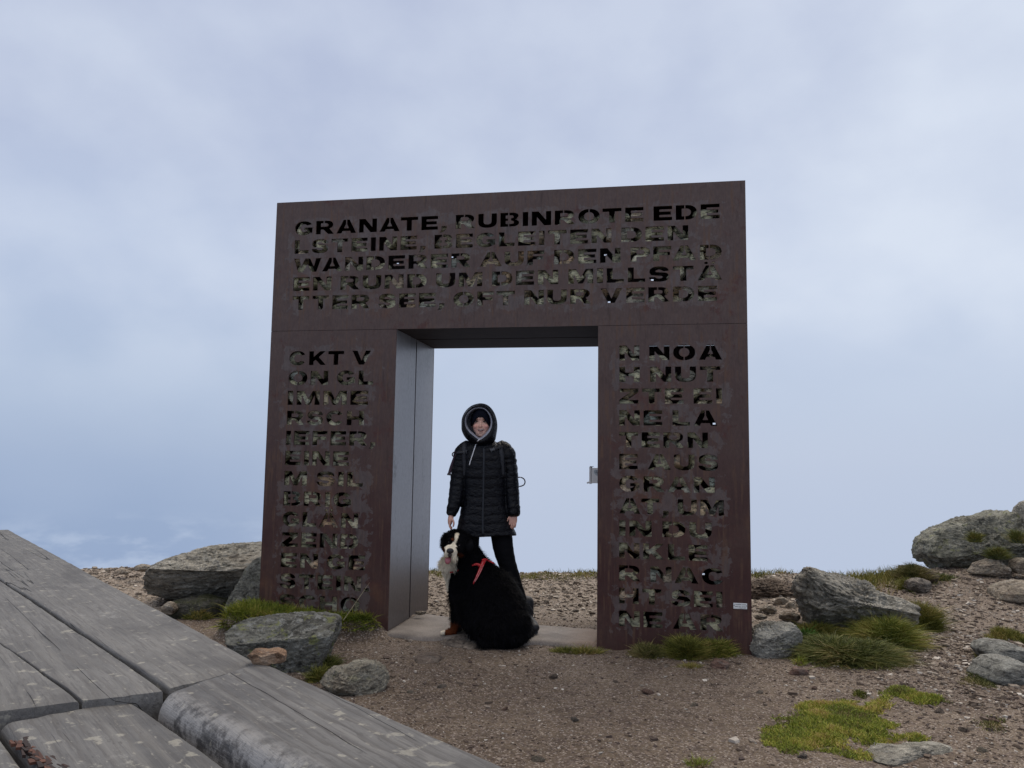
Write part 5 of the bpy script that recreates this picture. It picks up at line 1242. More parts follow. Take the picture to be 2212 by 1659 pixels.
MB().ribbon([p + np.array([0, -.0016, .0012]) for p in mp_[0:]], [.001, .0045, .006, .0045, .001], .0012, (0, -1, 0)).build('teeth', TEETH, person, True, True)
MB().tube([p + np.array([0, .001, -.0062 * q]) for p, q in zip(mp_, (0, .8, 1, .8, 0))], [.002, .0036, .0045, .0036, .002], seg=10).build('lip', LIP, person, True, True)
MB().tube([p + np.array([0, .001, .0055 * q]) for p, q in zip(mp_, (0, .8, .85, .8, 0))], [.0016, .0026, .003, .0026, .0016], seg=10).build('lip', LIP, person, True, True)
for o in [c for c in COL.objects if c.name.startswith('iris')]: o.location = (-PORG[0], -PORG[1], -PORG[2])
# --- headband
NAVY = plain('navy_knit', (.004, .005, .011), .85, spec=.1, var=.3)
hb = []; hf = []
na, ne = 56, 22
hc = head_c + np.array([0, .006, .010])
for j in range(ne + 1):
    el = -.35 + (math.pi / 2 + .35) * j / ne
    for i in range(na):
        a = 2 * math.pi * i / na
        hb.append(hc + np.array([.0795 * math.cos(el) * math.cos(a), .106 * math.cos(el) * math.sin(a), .108 * math.sin(el)]))
hb = np.array(hb)
for j in range(ne):
    for i in range(na):
        k = (i + 1) % na; f = (j * na + i, j * na + k, (j + 1) * na + k, (j + 1) * na + i)
        c = hb[list(f)].mean(0); X_ = (c[0] - wp(1039, 900)[0]) / K
        if c[1] < hc[1] + .02:
            zmin = wp(1039, 901.2 + min(20, (X_ / 18.0) ** 2 * 19))[2]
            if c[2] < zmin - .004: continue
        hf.append(f)
me = mesh('headband', hb - PORG, hf); o = link('headband', me, NAVY, person)
md = o.modifiers.new('thickness', 'SOLIDIFY'); md.thickness = .006; md.offset = 1
# --- coat
puff = lambda py, pitch, ph=0: abs(math.sin(math.pi * (py - ph) / pitch)) ** .6
b = MB()
ys = np.arange(953, 1163, 1.5)
prof = np.array([(950, 1041, 24, .085), (957, 1041.5, 33, .10), (964, 1043, 44, .115), (974, 1044.5, 50, .128), (990, 1046, 51, .138), (1020, 1046.5, 49, .14), (1060, 1046.5, 47, .135), (1085, 1046.5, 48.5, .138), (1110, 1047, 53, .145), (1135, 1048.5, 60, .15), (1163, 1050, 66, .155)])
a = np.linspace(0, 2 * np.pi, 88, endpoint=False); rings = []
for y_ in ys:
    cx, hw, dp = (np.interp(y_, prof[:, 0], prof[:, i]) for i in (1, 2, 3))
    rg = []
    for t in a:
        ct, st_ = math.cos(t), math.sin(t)
        sag = 3.0 * (1 - abs(ct)) if st_ < 0 else 0
        p = puff(y_ - sag, 19.6, 955) ** .6 if y_ > 962 else .5
        zipper = 1 - .5 * math.exp(-((ct * hw - (-1.5)) / 2.2) ** 2) if st_ < 0 else 1
        kk = 1 + (.022 * p - .022) * zipper
        x = cx + hw * math.copysign(abs(ct) ** .85, ct) * kk; d = dp * math.copysign(abs(st_) ** .9, st_) * (1 + (.055 * p - .055) * zipper)
        yy = y_ + (-2.5 + 5.0 * (x - 1050) / 66 * -0.5 if y_ > 1150 else 0)
        rg.append(wp(x, yy, .02 + d))
    rings.append(rg)
b.loft(rings)
def sleeve(A, R, cuff, seed):
    A = spline(np.array(A), 14); R = spline(np.array(R)[:, None], 14)[:, 0]; n = len(A)
    ln = np.concatenate([[0], np.cumsum(np.linalg.norm(np.diff(A, axis=0), axis=1))])
    r = np.random.default_rng(seed)
    Rp = [R[i] * (1 + .085 * (abs(math.sin(math.pi * (ln[i] + .012 * math.sin(ln[i] * 21 + seed)) / .062)) ** .6 - 1) + .02 * r.normal()) for i in range(n)]
    b.tube(A, [(q, q * 1.12) for q in Rp], seg=28, sub=1, squash=.5)
sleeve([wp(1014, 962, .02), wp(1001, 978, .015), wp(995.5, 1005, .01), wp(990, 1040, .0), wp(985, 1075, -.02), wp(978.5, 1098, -.04), wp(974.5, 1110, -.048)], [.052, .072, .070, .066, .060, .050, .040], 0, 1)
sleeve([wp(1078, 962, .02), wp(1092, 977, .02), wp(1098.5, 1003, .02), wp(1103, 1040, .01), wp(1106, 1075, .0), wp(1108.5, 1098, -.02), wp(1109.8, 1111, -.03)], [.052, .072, .068, .064, .060, .056, .050], 0, 2)
me = fuse('coat', b, .0062, 2, PORG)
V = get_co(me); N = get_no(me)
q = (V + PORG)
V = V + N * (.0035 * fbm(q * np.array([22, 22, 30]), 4, 3) + .0022 * (1 - 2 * np.abs(fbm(q * np.array([30, 30, 60]) + 4, 3, 5))))[:, None]
set_co(me, V)
link('coat', me, NYLON, person)
CB = BVHTree.FromPolygons([tuple(v) for v in V + PORG], [tuple(p.vertices) for p in me.polygons])
def oncoat(px, py, lift=.003):
    p = front_of(CB, px, py, lift); return p if p is not None else wp(px, py, -.13)
ZIP = plain('zip_tape', (.014, .016, .022), .5)
MB().ribbon([oncoat(x, y, .001) for x, y in ((1045, 966), (1045.4, 985), (1045, 1010), (1044.6, 1040), (1044.2, 1070), (1043.4, 1100), (1043, 1130), (1043, 1158))], .015, .004, (0, -1, 0)).build('zip', ZIP, person, True, True)
# --- hood: outer shell with folds, and its pale lining
def closed(P, n=72):
    P = np.array(P + P[:1], float); P = spline(P, 6); s = np.concatenate([[0], np.cumsum(np.linalg.norm(np.diff(P, axis=0), axis=1))])
    t = np.linspace(0, s[-1], n, endpoint=False); return np.stack([np.interp(t, s, P[:, 0]), np.interp(t, s, P[:, 1])], 1)
inn = closed([(1034, 881), (1046, 883.5), (1055, 892), (1060.5, 903), (1062, 915), (1059, 926), (1053, 935), (1046, 942), (1036.5, 949), (1027, 943), (1018, 935.5), (1010, 927), (1005.5, 917), (1005.3, 906), (1009, 896), (1017, 887.5), (1025, 883)])
outl = closed([(1035, 870.6), (1050, 872.8), (1061.5, 881.5), (1069.5, 895), (1074, 912), (1074.2, 926), (1072.5, 940), (1069, 953), (1055, 962), (1037, 965), (1022, 960), (1010, 951), (1001.5, 940), (997, 927), (996.6, 912), (999.5, 898), (1007.5, 885), (1020, 875)])
# start both loops at the same angle
def align(P):
    c = P.mean(0); an = np.unwrap(np.arctan2(P[:, 1] - c[1], P[:, 0] - c[0])); t = np.linspace(-np.pi, np.pi, len(P), endpoint=False)
    A = np.arctan2(P[:, 1] - c[1], P[:, 0] - c[0]); o = np.argsort(A); R_ = np.linalg.norm(P - c, axis=1)
    r = np.interp(t, A[o], R_[o], period=2 * np.pi); return np.stack([c[0] + r * np.cos(t), c[1] + r * np.sin(t)], 1)
inn, outl = align(inn), align(outl)
NH = len(inn); tt = np.linspace(-np.pi, np.pi, NH, endpoint=False)
def hring(k, dy, ripple=0.0):
    """k: 0 at the opening, 1 at the outline"""
    P = inn * (1 - k) + outl * k
    return [wp(P[i, 0], P[i, 1], dy - .03 * math.cos(tt[i]) * 0 + .05 * (P[i, 1] - 905) / 60 * -1) for i in range(NH)]
def hback(s, dy):
    c = outl.mean(0); P = c + (outl - c) * s; return [wp(P[i, 0], P[i, 1], dy + .05 * (P[i, 1] - 905) / 60 * -1) for i in range(NH)]
rings = [hring(-.08, -.055), hring(0, -.085), hring(.12, -.098), hring(.30, -.100), hring(.45, -.095)]
for i, k in enumerate(np.linspace(.50, .96, 16)):
    q = hring(k, -.088 + .075 * (i / 15) ** 1.2); q2 = hring(k + .035, -.098 + .075 * (i / 15) ** 1.2)
    fold = [max(0, math.sin(i * 1.45 + .9 * math.sin(2 * t + 1))) * (.25 + .75 * max(0, math.cos(t + .75))) for t in tt]
    rings.append([a_ * (1 - f_) + b_ * f_ for a_, b_, f_ in zip(q, q2, fold)])
rings += [hback(1.0, .0), hback(.99, .04), hback(.90, .09), hback(.72, .125), hback(.45, .15), hback(.15, .16)]
hv = np.array(rings).reshape(-1, 3); nr = len(rings); hf = []
for j in range(nr - 1):
    for i in range(NH):
        k = (i + 1) % NH; hf.append((j * NH + i, (j + 1) * NH + i, (j + 1) * NH + k, j * NH + k))
hv = np.vstack([hv, hv[-NH:].mean(0)]); hf += [((nr - 1) * NH + i, len(hv) - 1, (nr - 1) * NH + (i + 1) % NH) for i in range(NH)]
hv = hv + .003 * np.stack([fbm(hv * 25 + s, 3, s) for s in (1, 2, 3)], 1)
o = link('hood', mesh('hood', hv - PORG, hf), NYLON, person); md = o.modifiers.new('smooth', 'SUBSURF'); md.levels = md.render_levels = 1
LIN = plain('pale_grey_fleece', (.30, .31, .36), .85, var=.2)
lr = [hring(.10, -.097), hring(.02, -.097), hring(-.06, -.080)]
cc_ = inn.mean(0)
for s, dy in ((.90, -.035), (.92, -.0), (.95, .05), (.7, .11), (.3, .13)): lr.append([wp(*(cc_ + (inn[i] - cc_) * s), dy + .05 * (inn[i, 1] - 905) / 60 * -1) for i in range(NH)])
lv = np.array(lr).reshape(-1, 3) + 0; lv = lv + .0025 * np.stack([fbm(lv * 40 + s, 3, s) for s in (1, 2, 3)], 1)
lf2 = [(j * NH + i, (j + 1) * NH + i, (j + 1) * NH + (i + 1) % NH, j * NH + (i + 1) % NH) for j in range(len(lr) - 1) for i in range(NH)]
o = link('hood_lining', mesh('hood_lining', lv - PORG, lf2), LIN, person); md = o.modifiers.new('thickness', 'SOLIDIFY'); md.thickness = .004
CORD = plain('white_cord', (.70, .70, .72), .6)
cp = [wp(1036.4, 949, -.145), wp(1033, 951.5, -.155)] + [oncoat(x, y, .006) for x, y in ((1029.5, 957.5), (1026, 966), (1021.5, 980), (1017.5, 992), (1014, 1003.8))]
MB().tube(cp, [.0042] * 7, seg=10).build('drawstring', CORD, person, True, True)
# --- trousers and boots
LEG = plain('black_leggings', (.004, .004, .0055), .8, spec=.12, var=.3)
b = MB()
b.tube([wp(1048, 1110, .02), wp(1048, 1136, .02)], [(.155, .115), (.155, .11)], seg=24, squash=.3)
for A, R in (([wp(1015, 1135, .02), wp(1013, 1175, .01), wp(1009, 1210, .0), wp(1007, 1250, .0), wp(1005, 1290, .03), wp(1003, 1322, .03)], [.082, .080, .072, .062, .060, .050]),
             ([wp(1082, 1135, .02), wp(1085.5, 1175, .01), wp(1093.5, 1210, .0), wp(1106, 1247, .0), wp(1118, 1284, .03), wp(1131, 1318, .025)], [.086, .084, .074, .064, .061, .050])):
    b.tube(A, R, seg=22, sub=8)
me = fuse('trousers', b, .008, 3, PORG); V = get_co(me); N = get_no(me)
set_co(me, V + N * (.0045 * fbm((V + PORG) * np.array([14, 14, 30]), 4, 8))[:, None]); link('trousers', me, LEG, person)
BOOT = plain('dark_hiking_boot', (.018, .019, .024), .6, var=.4); SOLE = plain('boot_sole', (.03, .03, .032), .7); LACE = plain('boot_lace', (.02, .02, .024), .7)
for (ax, ay, tx_, ty_) in ((1003, 1335, 996, 1352), (1138, 1330, 1157, 1352)):
    A = wp(ax, ay, .05); A[2] = .17; d = np.array([(.30 if ax > 1100 else -.30), -.95, 0])
    heel = np.array([A[0], A[1], .04]) - d * .06; toe = heel + d * .255
    b = MB().tube([A + np.array([0, 0, .06]), A, heel + d * .05 + np.array([0, 0, .05])], [.056, .054, .052], seg=18)
    b.tube([heel + np.array([0, 0, .045]), heel + d * .08 + np.array([0, 0, .055]), heel + d * .16 + np.array([0, 0, .05]), toe + np.array([0, 0, .035])], [(.040, .045), (.044, .052), (.047, .044), (.038, .034)], side=np.cross(d, (0, 0, 1)), seg=18)
    me = fuse('boot', b, .006, 3, PORG); bo = link('boot', me, BOOT, person)
    sd = np.cross(d, (0, 0, 1)); c_ = (heel + toe) / 2; L = .148; out = []
    for e in (.0, .022):
        out.append([np.array([c_[0], c_[1], .036 + e]) + d * (L * math.cos(t)) + sd * ((.046 + .006 * math.cos(t)) * math.sin(t)) for t in np.linspace(0, 2 * np.pi, 28, endpoint=False)])
    s_ = MB().loft(out); so_ = link('sole', mesh('sole', s_.V, s_.F, False, PORG), SOLE, bo)
    lc = MB(); f = A + d * .055
    lc.tube([f + np.array([0, 0, .06]), f + sd * .03 + np.array([.012, -.02, .075]), f + sd * .045 + np.array([.01, -.02, .055]), f + np.array([0, -.01, .05])], [.0028] * 4, seg=8)
    lc.tube([f + np.array([0, 0, .05]), f + d * .02 + np.array([.02, -.02, .02]), f + d * .05 + np.array([.03, -.03, -.03])], [.0028] * 3, seg=8)
    link('lace', mesh('lace', lc.V, lc.F, True, PORG), LACE, bo)
# --- backpack worn over the coat
PACK = plain('black_pack_cloth', (.008, .009, .012), .6, var=.3); WEB = plain('dark_webbing', (.020, .021, .027), .55, var=.2); BUCK = plain('dark_grey_buckle', (.075, .08, .09), .4); PURP = plain('dark_purple_cord', (.028, .010, .022), .6)
PK = wp(1046, 1060, .28)
pack = empty('backpack', tuple(PK), 'black backpack on the back of the person in the hooded coat', 'backpack')
b = MB().tube([wp(1046, 988, .26), wp(1046, 1020, .28), wp(1046, 1060, .29), wp(1046, 1100, .28)], [(.12, .07), (.155, .10), (.165, .115), (.15, .10)], seg=26)
me = mesh('bag', b.V, b.F, True, PK); link('bag', me, PACK, pack)
def strap(pts, w, mat, name, th=.006, lift=.0015):
    P = [oncoat(x, y, lift) for x, y in pts]; return MB().ribbon(P, w, th, (0, -1, .15)).build(name, mat, pack, True, True)
strap([(1006, 957.5), (1004, 963), (1003.6, 975), (1003.2, 990), (1003.4, 1006), (1003.0, 1030)], [.040, .044, .044, .036, .028, .022], WEB, 'shoulder_strap')
strap([(1075, 957), (1078, 964), (1081.5, 976), (1084, 990), (1085.5, 1004), (1087, 1030)], [.044, .046, .044, .036, .028, .022], WEB, 'shoulder_strap')
strap([(1070.2, 955), (1069.6, 962), (1069.8, 972)], .006, BUCK, 'piping', .004, .003)
strap([(1061, 972.2), (1068, 970), (1076, 967.5), (1087.5, 965.4)], .020, WEB, 'chest_strap', .005, .009)
strap([(984, 978.6), (992, 977.8), (1000, 977.2), (1007.5, 976.2)], .020, WEB, 'chest_strap', .005, .009)
for pts, w in (([(1059.2, 973.4), (1063.2, 972.0), (1068.2, 970.4)], [.033, .018, .030]),): strap(pts, w, BUCK, 'buckle', .010, .011)
for x, y in ((1081.5, 965.9), (1005, 976.3)):
    P = [oncoat(x + dx, y + dy_, .016) for dx, dy_ in ((-3, -3.2), (3, -3.8), (3, 3.2), (-3, 3.8), (-3, -3.2))]; MB().tube(P, [.0028] * 5, seg=8, sub=1).build('buckle', BUCK, pack, True, True)
lp = [wp(985.5, 977.5, -.085), wp(981.5, 976.8, -.10), wp(977.6, 979.5, -.105), wp(977.4, 984, -.105), wp(980.8, 986.2, -.10), wp(984.5, 983, -.09)]
MB().tube(lp, [.0048] * 6, seg=10).build('cord', PURP, pack, True, True)
MB().ribbon([wp(981.2, 985.5, -.10), wp(978.4, 996, -.10), wp(974.5, 1008, -.10), wp(971.6, 1019, -.10), wp(970.4, 1024, -.10)], [.010, .016, .020, .022, .024], .008, (0, -1, 0)).build('cord', PURP, pack, True, True)
MB().ribbon([wp(966.2, 1024.2, -.104), wp(970.2, 1024.8, -.104), wp(974.6, 1025.6, -.104)], .014, .012, (0, -1, 0)).build('cord_end', plain('cord_end_grey', (.05, .04, .045), .6), pack, True, True)
lp = [wp(1118, 1031.5, .12), wp(1124.5, 1031, .12), wp(1131.5, 1034.5, .12), wp(1134.2, 1041, .12), wp(1131.5, 1047.5, .12), wp(1124, 1050.5, .12), wp(1117, 1050, .12)]
MB().tube(lp, [.0048] * 7, seg=10).build('cord', PURP, pack, True, True)
# ------------------------------------------------------------------ the dog
def dg_(zx, zy): return ((1600 + zx / 3.456) * .57604, (1950 + zy / 3.456) * .57604)
def dp(zx, zy, Y): x, y = dg_(zx, zy); return on_y(x, y, Y)
UZ = .57604 / 3.456 * 6.15 / FPX                                    # metres per sketch unit
DORG = np.array([dp(800, 1500, 6.12)[0], 6.12, .01])
dog = empty('dog', tuple(DORG), 'black, white and rust long-haired dog in a red harness sitting before the gateway', 'dog')
b = MB()
R_ = lambda *a: [tuple(q * UZ for q in (r if not np.isscalar(r) else (r, r))) for r in a]
# trunk: deep chest, sloping back, broad seat
b.tube([dp(560, 540, 6.22), dp(600, 650, 6.22), dp(660, 800, 6.20), dp(745, 960, 6.17), dp(840, 1130, 6.13), dp(930, 1290, 6.10), dp(985, 1420, 6.08)], R_((190, 190), (250, 225), (330, 265), (385, 285), (405, 300), (385, 300), (300, 250)), seg=30)
b.ell(dp(1010, 1330, 6.06), (315 * UZ, 250 * UZ, 245 * UZ))         # rump
b.ell(dp(900, 1380, 5.98), (250 * UZ, 130 * UZ, 215 * UZ))          # near thigh
b.ell(dp(1060, 1480, 6.03), (240 * UZ, 180 * UZ, 110 * UZ))
b.tube([dp(820, 1540, 5.95), dp(730, 1560, 5.93), dp(680, 1565, 5.93)], R_((80, 45), (70, 38), (55, 30)), seg=14)      # near hind paw
b.tube([dp(1180, 1540, 6.12), dp(1260, 1500, 6.2), dp(1330, 1440, 6.26)], R_(85, 70, 45), seg=14)                       # tail round the side
# chest
b.ell(dp(430, 800, 6.26), (170 * UZ, 170 * UZ, 230 * UZ))
b.tube([dp(295, 575, 6.18), dp(300, 690, 6.23), dp(325, 820, 6.26)], R_((112, 100), (72, 90), (48, 75)), seg=18)
# front legs
b.tube([dp(450, 880, 6.24), dp(430, 1020, 6.25), dp(412, 1160, 6.26), dp(392, 1290, 6.26), dp(362, 1380, 6.26), dp(330, 1445, 6.25)], R_(145, 120, 92, 66, 50, 46), seg=18)
b.tube([dp(345, 1450, 6.25), dp(285, 1456, 6.235), dp(222, 1462, 6.225)], R_((50, 44), (50, 38), (40, 32)), side=(0, 1, 0), seg=14)
for k, (ox, oy) in enumerate(((0, -.030), (-8, -.010), (-6, .012), (6, .030))):
    b.ell(dp(214 + ox, 1463, 6.225 + oy), (34 * UZ, 17 * UZ, 27 * UZ), n=12)
b.tube([dp(600, 950, 6.34), dp(585, 1150, 6.36), dp(575, 1290, 6.36), dp(560, 1385, 6.36)], R_(120, 90, 66, 54), seg=16)
b.tube([dp(565, 1392, 6.36), dp(505, 1402, 6.345)], R_((50, 40), (46, 34)), side=(0, 1, 0), seg=14)
# neck and head
b.tube([dp(560, 560, 6.22), dp(515, 440, 6.19), dp(460, 340, 6.15)], R_((200, 190), (172, 180), (165, 170)), seg=26)
b.ell(dp(388, 285, 6.10), (190 * UZ, .12, 150 * UZ), n=26)          # skull
b.ell(dp(352, 350, 6.05), (158 * UZ, .09, 108 * UZ), n=22)          # cheeks
b.tube([dp(352, 330, 6.05), dp(325, 372, 5.985), dp(305, 408, 5.935)], R_((88, 80), (88, 76), (82, 64)), seg=20)      # muzzle
b.ell(dp(262, 432, 5.95), (42 * UZ, .036, 56 * UZ)); b.ell(dp(350, 448, 5.95), (42 * UZ, .036, 58 * UZ))               # flews
b.tube([dp(318, 500, 6.02), dp(290, 520, 5.965)], R_((62, 30), (48, 22)), seg=14)                                      # lower jaw
b.ell(dp(318, 250, 6.0), (46 * UZ, .03, 28 * UZ)); b.ell(dp(432, 285, 6.02), (46 * UZ, .03, 28 * UZ))                  # brows
me = fuse('body', b, .0065, 4, DORG)
V = get_co(me) + DORG; N = get_no(me)
# sketch coordinates of every point, for the coat pattern
def sketch(P):
    d = (P - CAM); w = d @ cf
    px = 1106 + FPX * (d @ cr) / w; py = 829.5 - FPX * (d @ cu) / w
    return (px / .57604 - 1600) * 3.456, (py / .57604 - 1950) * 3.456
BLACK, WHITE_, RUSTC, PINK = np.array([.0028, .0028, .0042]), np.array([.96, .87, .70]), np.array([.15, .042, .016]), np.array([.10, .07, .07])
def coatcol(P, seed=0):
    zx, zy = sketch(P); Y = P[:, 1]
    n = 10 * fbm(P * 40, 3, 5)
    C = np.tile(BLACK, (len(P), 1))
    def put(m_, c):
        C[m_] = c
    face = Y < 6.13
    # white: blaze, muzzle, throat, chest, toes
    blz = np.interp(zy, [165, 180, 260, 300, 330, 345], [397, 392, 376, 352, 340, 335]); bw = np.interp(zy, [165, 185, 240, 285, 310, 345], [14, 30, 20, 17, 26, 60])
    put(face & (zy > 168) & (zy < 350) & (np.abs(zx - blz) < bw + n * .25), WHITE_)
    put((Y < 6.06) & ((((zx - 303) / 96) ** 2 + ((zy - 425) / 106) ** 2) < 1 + n * .006), WHITE_)
    put((Y < 6.30) & (zx < 400 + n) & (zy > 440 + .0 * n) & (zy < 690) & (zx < 400 - (zy - 600) * 1.1 + n * 2) & ~((zx > 370) & (zy < 520)) & ((zy > 480) | (zx < 240)), WHITE_ * .92)
    put((zx < 312 - (zy - 660) * .10 + n) & (zy > 640) & (zy < 925), WHITE_ * .95)
    put((zy > 1425) & (zx < 236 + n * .4), WHITE_)
    put((zy > 1365) & (zx > 455) & (zx < 540) & (Y > 6.30), WHITE_ * .6)
    # rust
    put((zy > 1300 + n) & (zx < 440) & (zx >= 236 + n * .4), RUSTC)
    put(face & ((((zx - 335) / 17) ** 2 + ((zy - 245) / 15) ** 2) < 1), RUSTC)
    put(face & ((((zx - 437) / 46) ** 2 + ((zy - 448) / 26) ** 2) < 1 + n * .02), RUSTC * .6)
    put((Y < 6.12) & ((((zx - 212) / 26) ** 2 + ((zy - 395) / 45) ** 2) < 1), RUSTC * .35)
    put((Y < 6.03) & ((((zx - 300) / 30) ** 2 + ((zy - 455) / 26) ** 2) < 1), np.array([.13, .11, .11]))
    return C
colattr(me, coatcol(V))
FUR = col_mat('dog_coat', .7, .06)
link('body', me, FUR, dog)
DB = BVHTree.FromPolygons([tuple(v) for v in V], [tuple(p.vertices) for p in me.polygons])
# --- fur: tapered locks over the whole body
r = np.random.default_rng(9)
nf = len(me.polygons); pa = np.empty(nf, np.float32); me.polygons.foreach_get('area', pa); pc = np.empty(nf * 3, np.float32); me.polygons.foreach_get('center', pc); pn = np.empty(nf * 3, np.float32); me.polygons.foreach_get('normal', pn)
pc = pc.reshape(-1, 3) + DORG; pn = pn.reshape(-1, 3)
vis = (pn @ np.array([0, -1, .15])) > -.55
zxc, zyc = sketch(pc); dens = 1 + 2.2 * ((zxc < 420) & (zyc > 480) & (zyc < 960))
pk = r.choice(nf, 85000, p=(pa * vis * dens) / (pa * vis * dens).sum())
P = pc[pk] + r.normal(0, .002, (len(pk), 3)); Nn = pn[pk]
zx, zy = sketch(P)
ln = np.full(len(P), .034)
head = (P[:, 1] < 6.16) & (zy < 560) & (zx < 560)
muz = (P[:, 1] < 6.06) & (zy < 520) & ((((zx - 310) / 120) ** 2 + ((zy - 400) / 140) ** 2) < 1)
ln[head] = .016; ln[muz] = .004
ln[(zx < 420) & (zy > 470) & (zy < 960)] = .027; ln[(zx < 340) & (zy > 620) & (zy < 960)] = .014
ln[(zy > 1300) & (zx < 480)] = .013; ln[(zy > 1420) & (zx < 300)] = .005
ln[(zy > 940) & (zy < 1330) & (zx < 470)] = .040
ln[(zx < 260) & (zy < 330) & head] = .03
ln = ln * r.uniform(.55, 1.25, len(P)); lock = (r.random(len(P)) < .13) & (fbm(P * 13, 2, 8) > -.05); ln = ln * np.where(lock & ~head, 1.75, 1)
ok = np.ones(len(P), bool)
for ex_, ey_ in ((288, 288), (420, 330), (305, 403)): ok &= ~(head & (np.hypot(zx - ex_, zy - ey_) < (20 if ex_ != 305 else 46)))
ok &= ~((zx > 225) & (zx < 345) & (zy > 462) & (zy < 560) & (P[:, 1] < 6.08))
flow = np.array([.22, 0, -1.0]); flow = flow / np.linalg.norm(flow)
D = .48 * Nn + .72 * (flow - Nn * (Nn @ flow)[:, None]) + r.normal(0, .16, (len(P), 3))
cl_ = fbm(P * 22, 2, 3); D[:, 0] += .35 * cl_
rf = (zx < 420) & (zy > 470) & (zy < 940) & (P[:, 1] < 6.30)
D = np.where(rf[:, None], .8 * Nn + .42 * flow + np.array([-.25, 0, 0]) + r.normal(0, .2, D.shape), D)
D = np.where(lock[:, None], D + .35 * Nn, D)
D /= np.linalg.norm(D, axis=1)[:, None]
P, Nn, D, ln = P[ok], Nn[ok], D[ok], ln[ok]; n = len(P)
sd = np.cross(D, Nn); sd /= np.linalg.norm(sd, axis=1)[:, None] + 1e-9
w = (.0022 + .0016 * r.random(n))[:, None] * np.clip(ln / .03, .5, 1.3)[:, None]
mid = P + D * ln[:, None] * .55; tip = P + D * ln[:, None] + np.array([0, 0, -.15]) * ln[:, None] - Nn * ln[:, None] * .10
P0 = P - Nn * .002
VV = np.stack([P0 - sd * w / 2, P0 + sd * w / 2, mid - sd * w * .38, mid + sd * w * .38, tip], 1).reshape(-1, 3)
bi = np.arange(n)[:, None] * 5
FF = [tuple(f) for f in (bi + np.array([[0, 1, 3, 2]])).tolist()] + [tuple(f) for f in (bi + np.array([[2, 3, 4]])).tolist()]
cc = coatcol(P); cc = cc * (1 + 1.6 * np.clip(fbm(P * 16, 3, 12), 0, 1))[:, None] if False else cc
cc = cc * np.where((cc.max(1) > .3)[:, None], r.uniform(.85, 1.12, (n, 1)), r.uniform(.7, 1.35, (n, 1))); cc[:, :] = np.where((cc.max(1) < .03)[:, None], cc * (1 + 1.2 * (r.random((n, 1)) < .12)), cc)
fm_ = mesh('fur', VV, FF, True, DORG); colattr(fm_, np.repeat(cc, 5, 0)); link('fur', fm_, FUR, dog)
# --- ears
def ear(root, tip, w, dy, name='ear'):
    b = MB(); m_ = [(root[0] * (1 - t) + tip[0] * t, root[1] * (1 - t) + tip[1] * t) for t in (0, .35, .7, 1)]
    b.tube([dp(x, y, q) for (x, y), q in zip(m_, dy)], R_((w * .7, 22), (w, 20), (w * .8, 16), (w * .25, 8)), side=(1, 0, .3), seg=16)
    me = mesh(name, b.V, b.F, True, DORG); colattr(me, np.tile(BLACK, (len(b.V), 1))); link(name, me, FUR, dog)
ear((248, 200), (196, 296), 46, (6.10, 6.06, 6.04, 6.03)); ear((520, 250), (560, 430), 70, (6.08, 6.03, 6.02, 6.03))
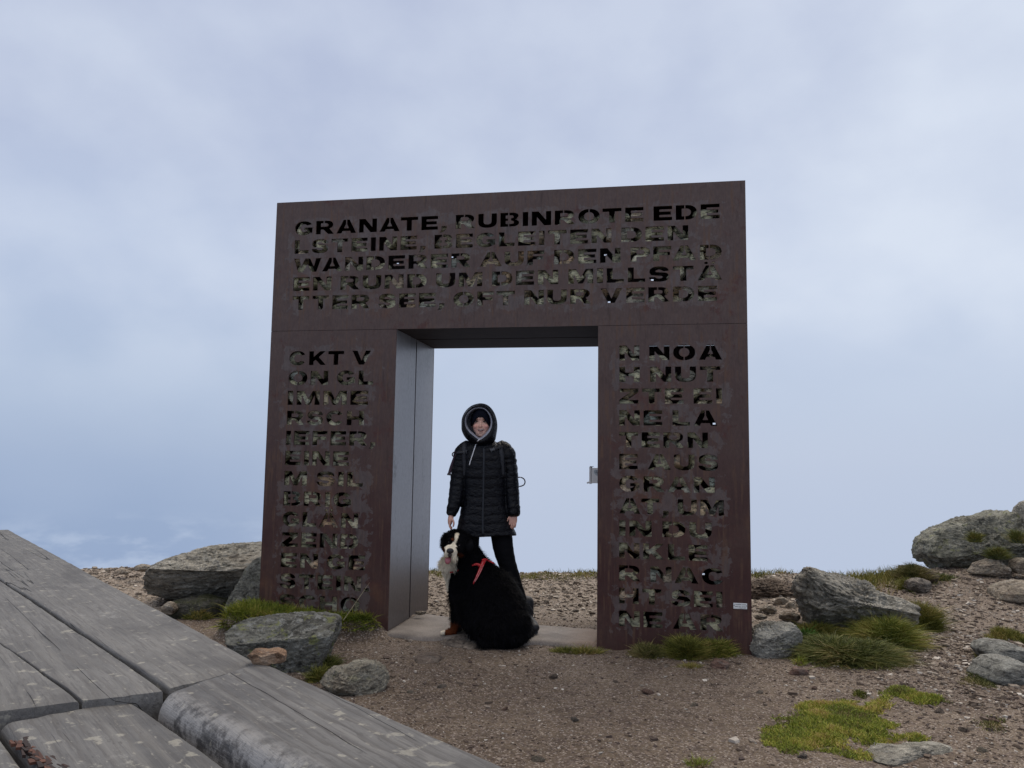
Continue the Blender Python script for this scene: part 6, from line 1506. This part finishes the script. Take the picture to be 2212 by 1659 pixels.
# --- eyes, nose, tongue, mouth
EYE = plain('dog_eye', (.012, .007, .005), .12, spec=.6); NOSE = plain('dog_nose', (.014, .013, .015), .35, spec=.5); TONG = plain('tongue', (.46, .15, .17), .38, spec=.5); GUM = plain('dark_gum', (.02, .010, .012), .5)
def ondog(zx, zy, lift):
    x, y = dg_(zx, zy); p = front_of(DB, x, y, lift); return p if p is not None else dp(zx, zy, 6.0)
for zx_, zy_ in ((288, 288), (421, 331)): MB().ell(ondog(zx_, zy_, -.003), (.0085, .007, .0075), n=14).build('eye', EYE, dog, True, True)
c = ondog(304, 400, .004); nb = MB().ell(c, (46 * UZ, .020, 34 * UZ), n=20); nb.ell(c + np.array([0, -.004, -.010]), (26 * UZ, .016, 22 * UZ), n=16); nb.ell(c + np.array([0, -.002, .008]), (38 * UZ, .016, 20 * UZ), n=16)
me = fuse('nose', nb, .003, 2, DORG); link('nose', me, NOSE, dog)
for sx in (-1, 1): MB().ell(c + np.array([sx * .014, -.0185, -.003]), (.006, .004, .0045), n=10).build('nostril', GUM, dog, True, True)
m0 = ondog(287, 492, -.012)
MB().ell(m0 + np.array([0, 0, 0]), (46 * UZ, .02, 26 * UZ), n=18).build('mouth', GUM, dog, True, True)
t0 = m0 + np.array([-.002, -.012, .004])
tb = MB().ribbon([t0 + np.array([.004, .02, .004]), t0 + np.array([0, -.006, -.004]), t0 + np.array([-.002, -.016, -.018]), t0 + np.array([-.002, -.016, -.034]), t0 + np.array([-.001, -.010, -.042])], [.040, .046, .048, .040, .018], .007, (0, -1, .4))
o = tb.build('tongue', TONG, dog, True, True); md = o.modifiers.new('smooth', 'SUBSURF'); md.levels = md.render_levels = 1
# --- harness
RED = plain('red_webbing', (.42, .014, .020), .45, var=.2); TRIM = plain('pale_reflective_stitching', (.55, .22, .22), .4)
def hs(pts, w, lift=.026, name='harness', mat=RED, th=.006):
    return MB().ribbon([ondog(x, y, lift) for x, y in pts], w, th, (0, -1, .2)).build(name, mat, dog, True, True)
hmain = hs([(752, 520), (728, 560), (700, 630), (668, 705), (632, 775), (600, 832)], [.026, .028, .026, .022, .016, .006])
hs([(800, 534), (775, 520), (745, 516), (715, 526)], [.012, .020, .020, .014])
hs([(880, 566), (840, 545), (800, 532)], [.006, .010, .012])
hs([(712, 610), (685, 588), (655, 575), (620, 580), (588, 594)], [.022, .022, .018, .014, .006])
hs([(415, 652), (380, 660), (340, 670), (300, 682)], [.010, .014, .014, .010], .02)
for dx in (-13, 13):
    t_ = MB().ribbon([ondog(x + dx * k, y, .0335) for x, y, k in ((744, 540, 1), (714, 605, 1), (682, 678, .9), (648, 748, .7), (620, 800, .5))], .004, .0015, (0, -1, .2)).build('stitching', TRIM, hmain, True)
    t_.location = (-DORG[0], -DORG[1], -DORG[2])
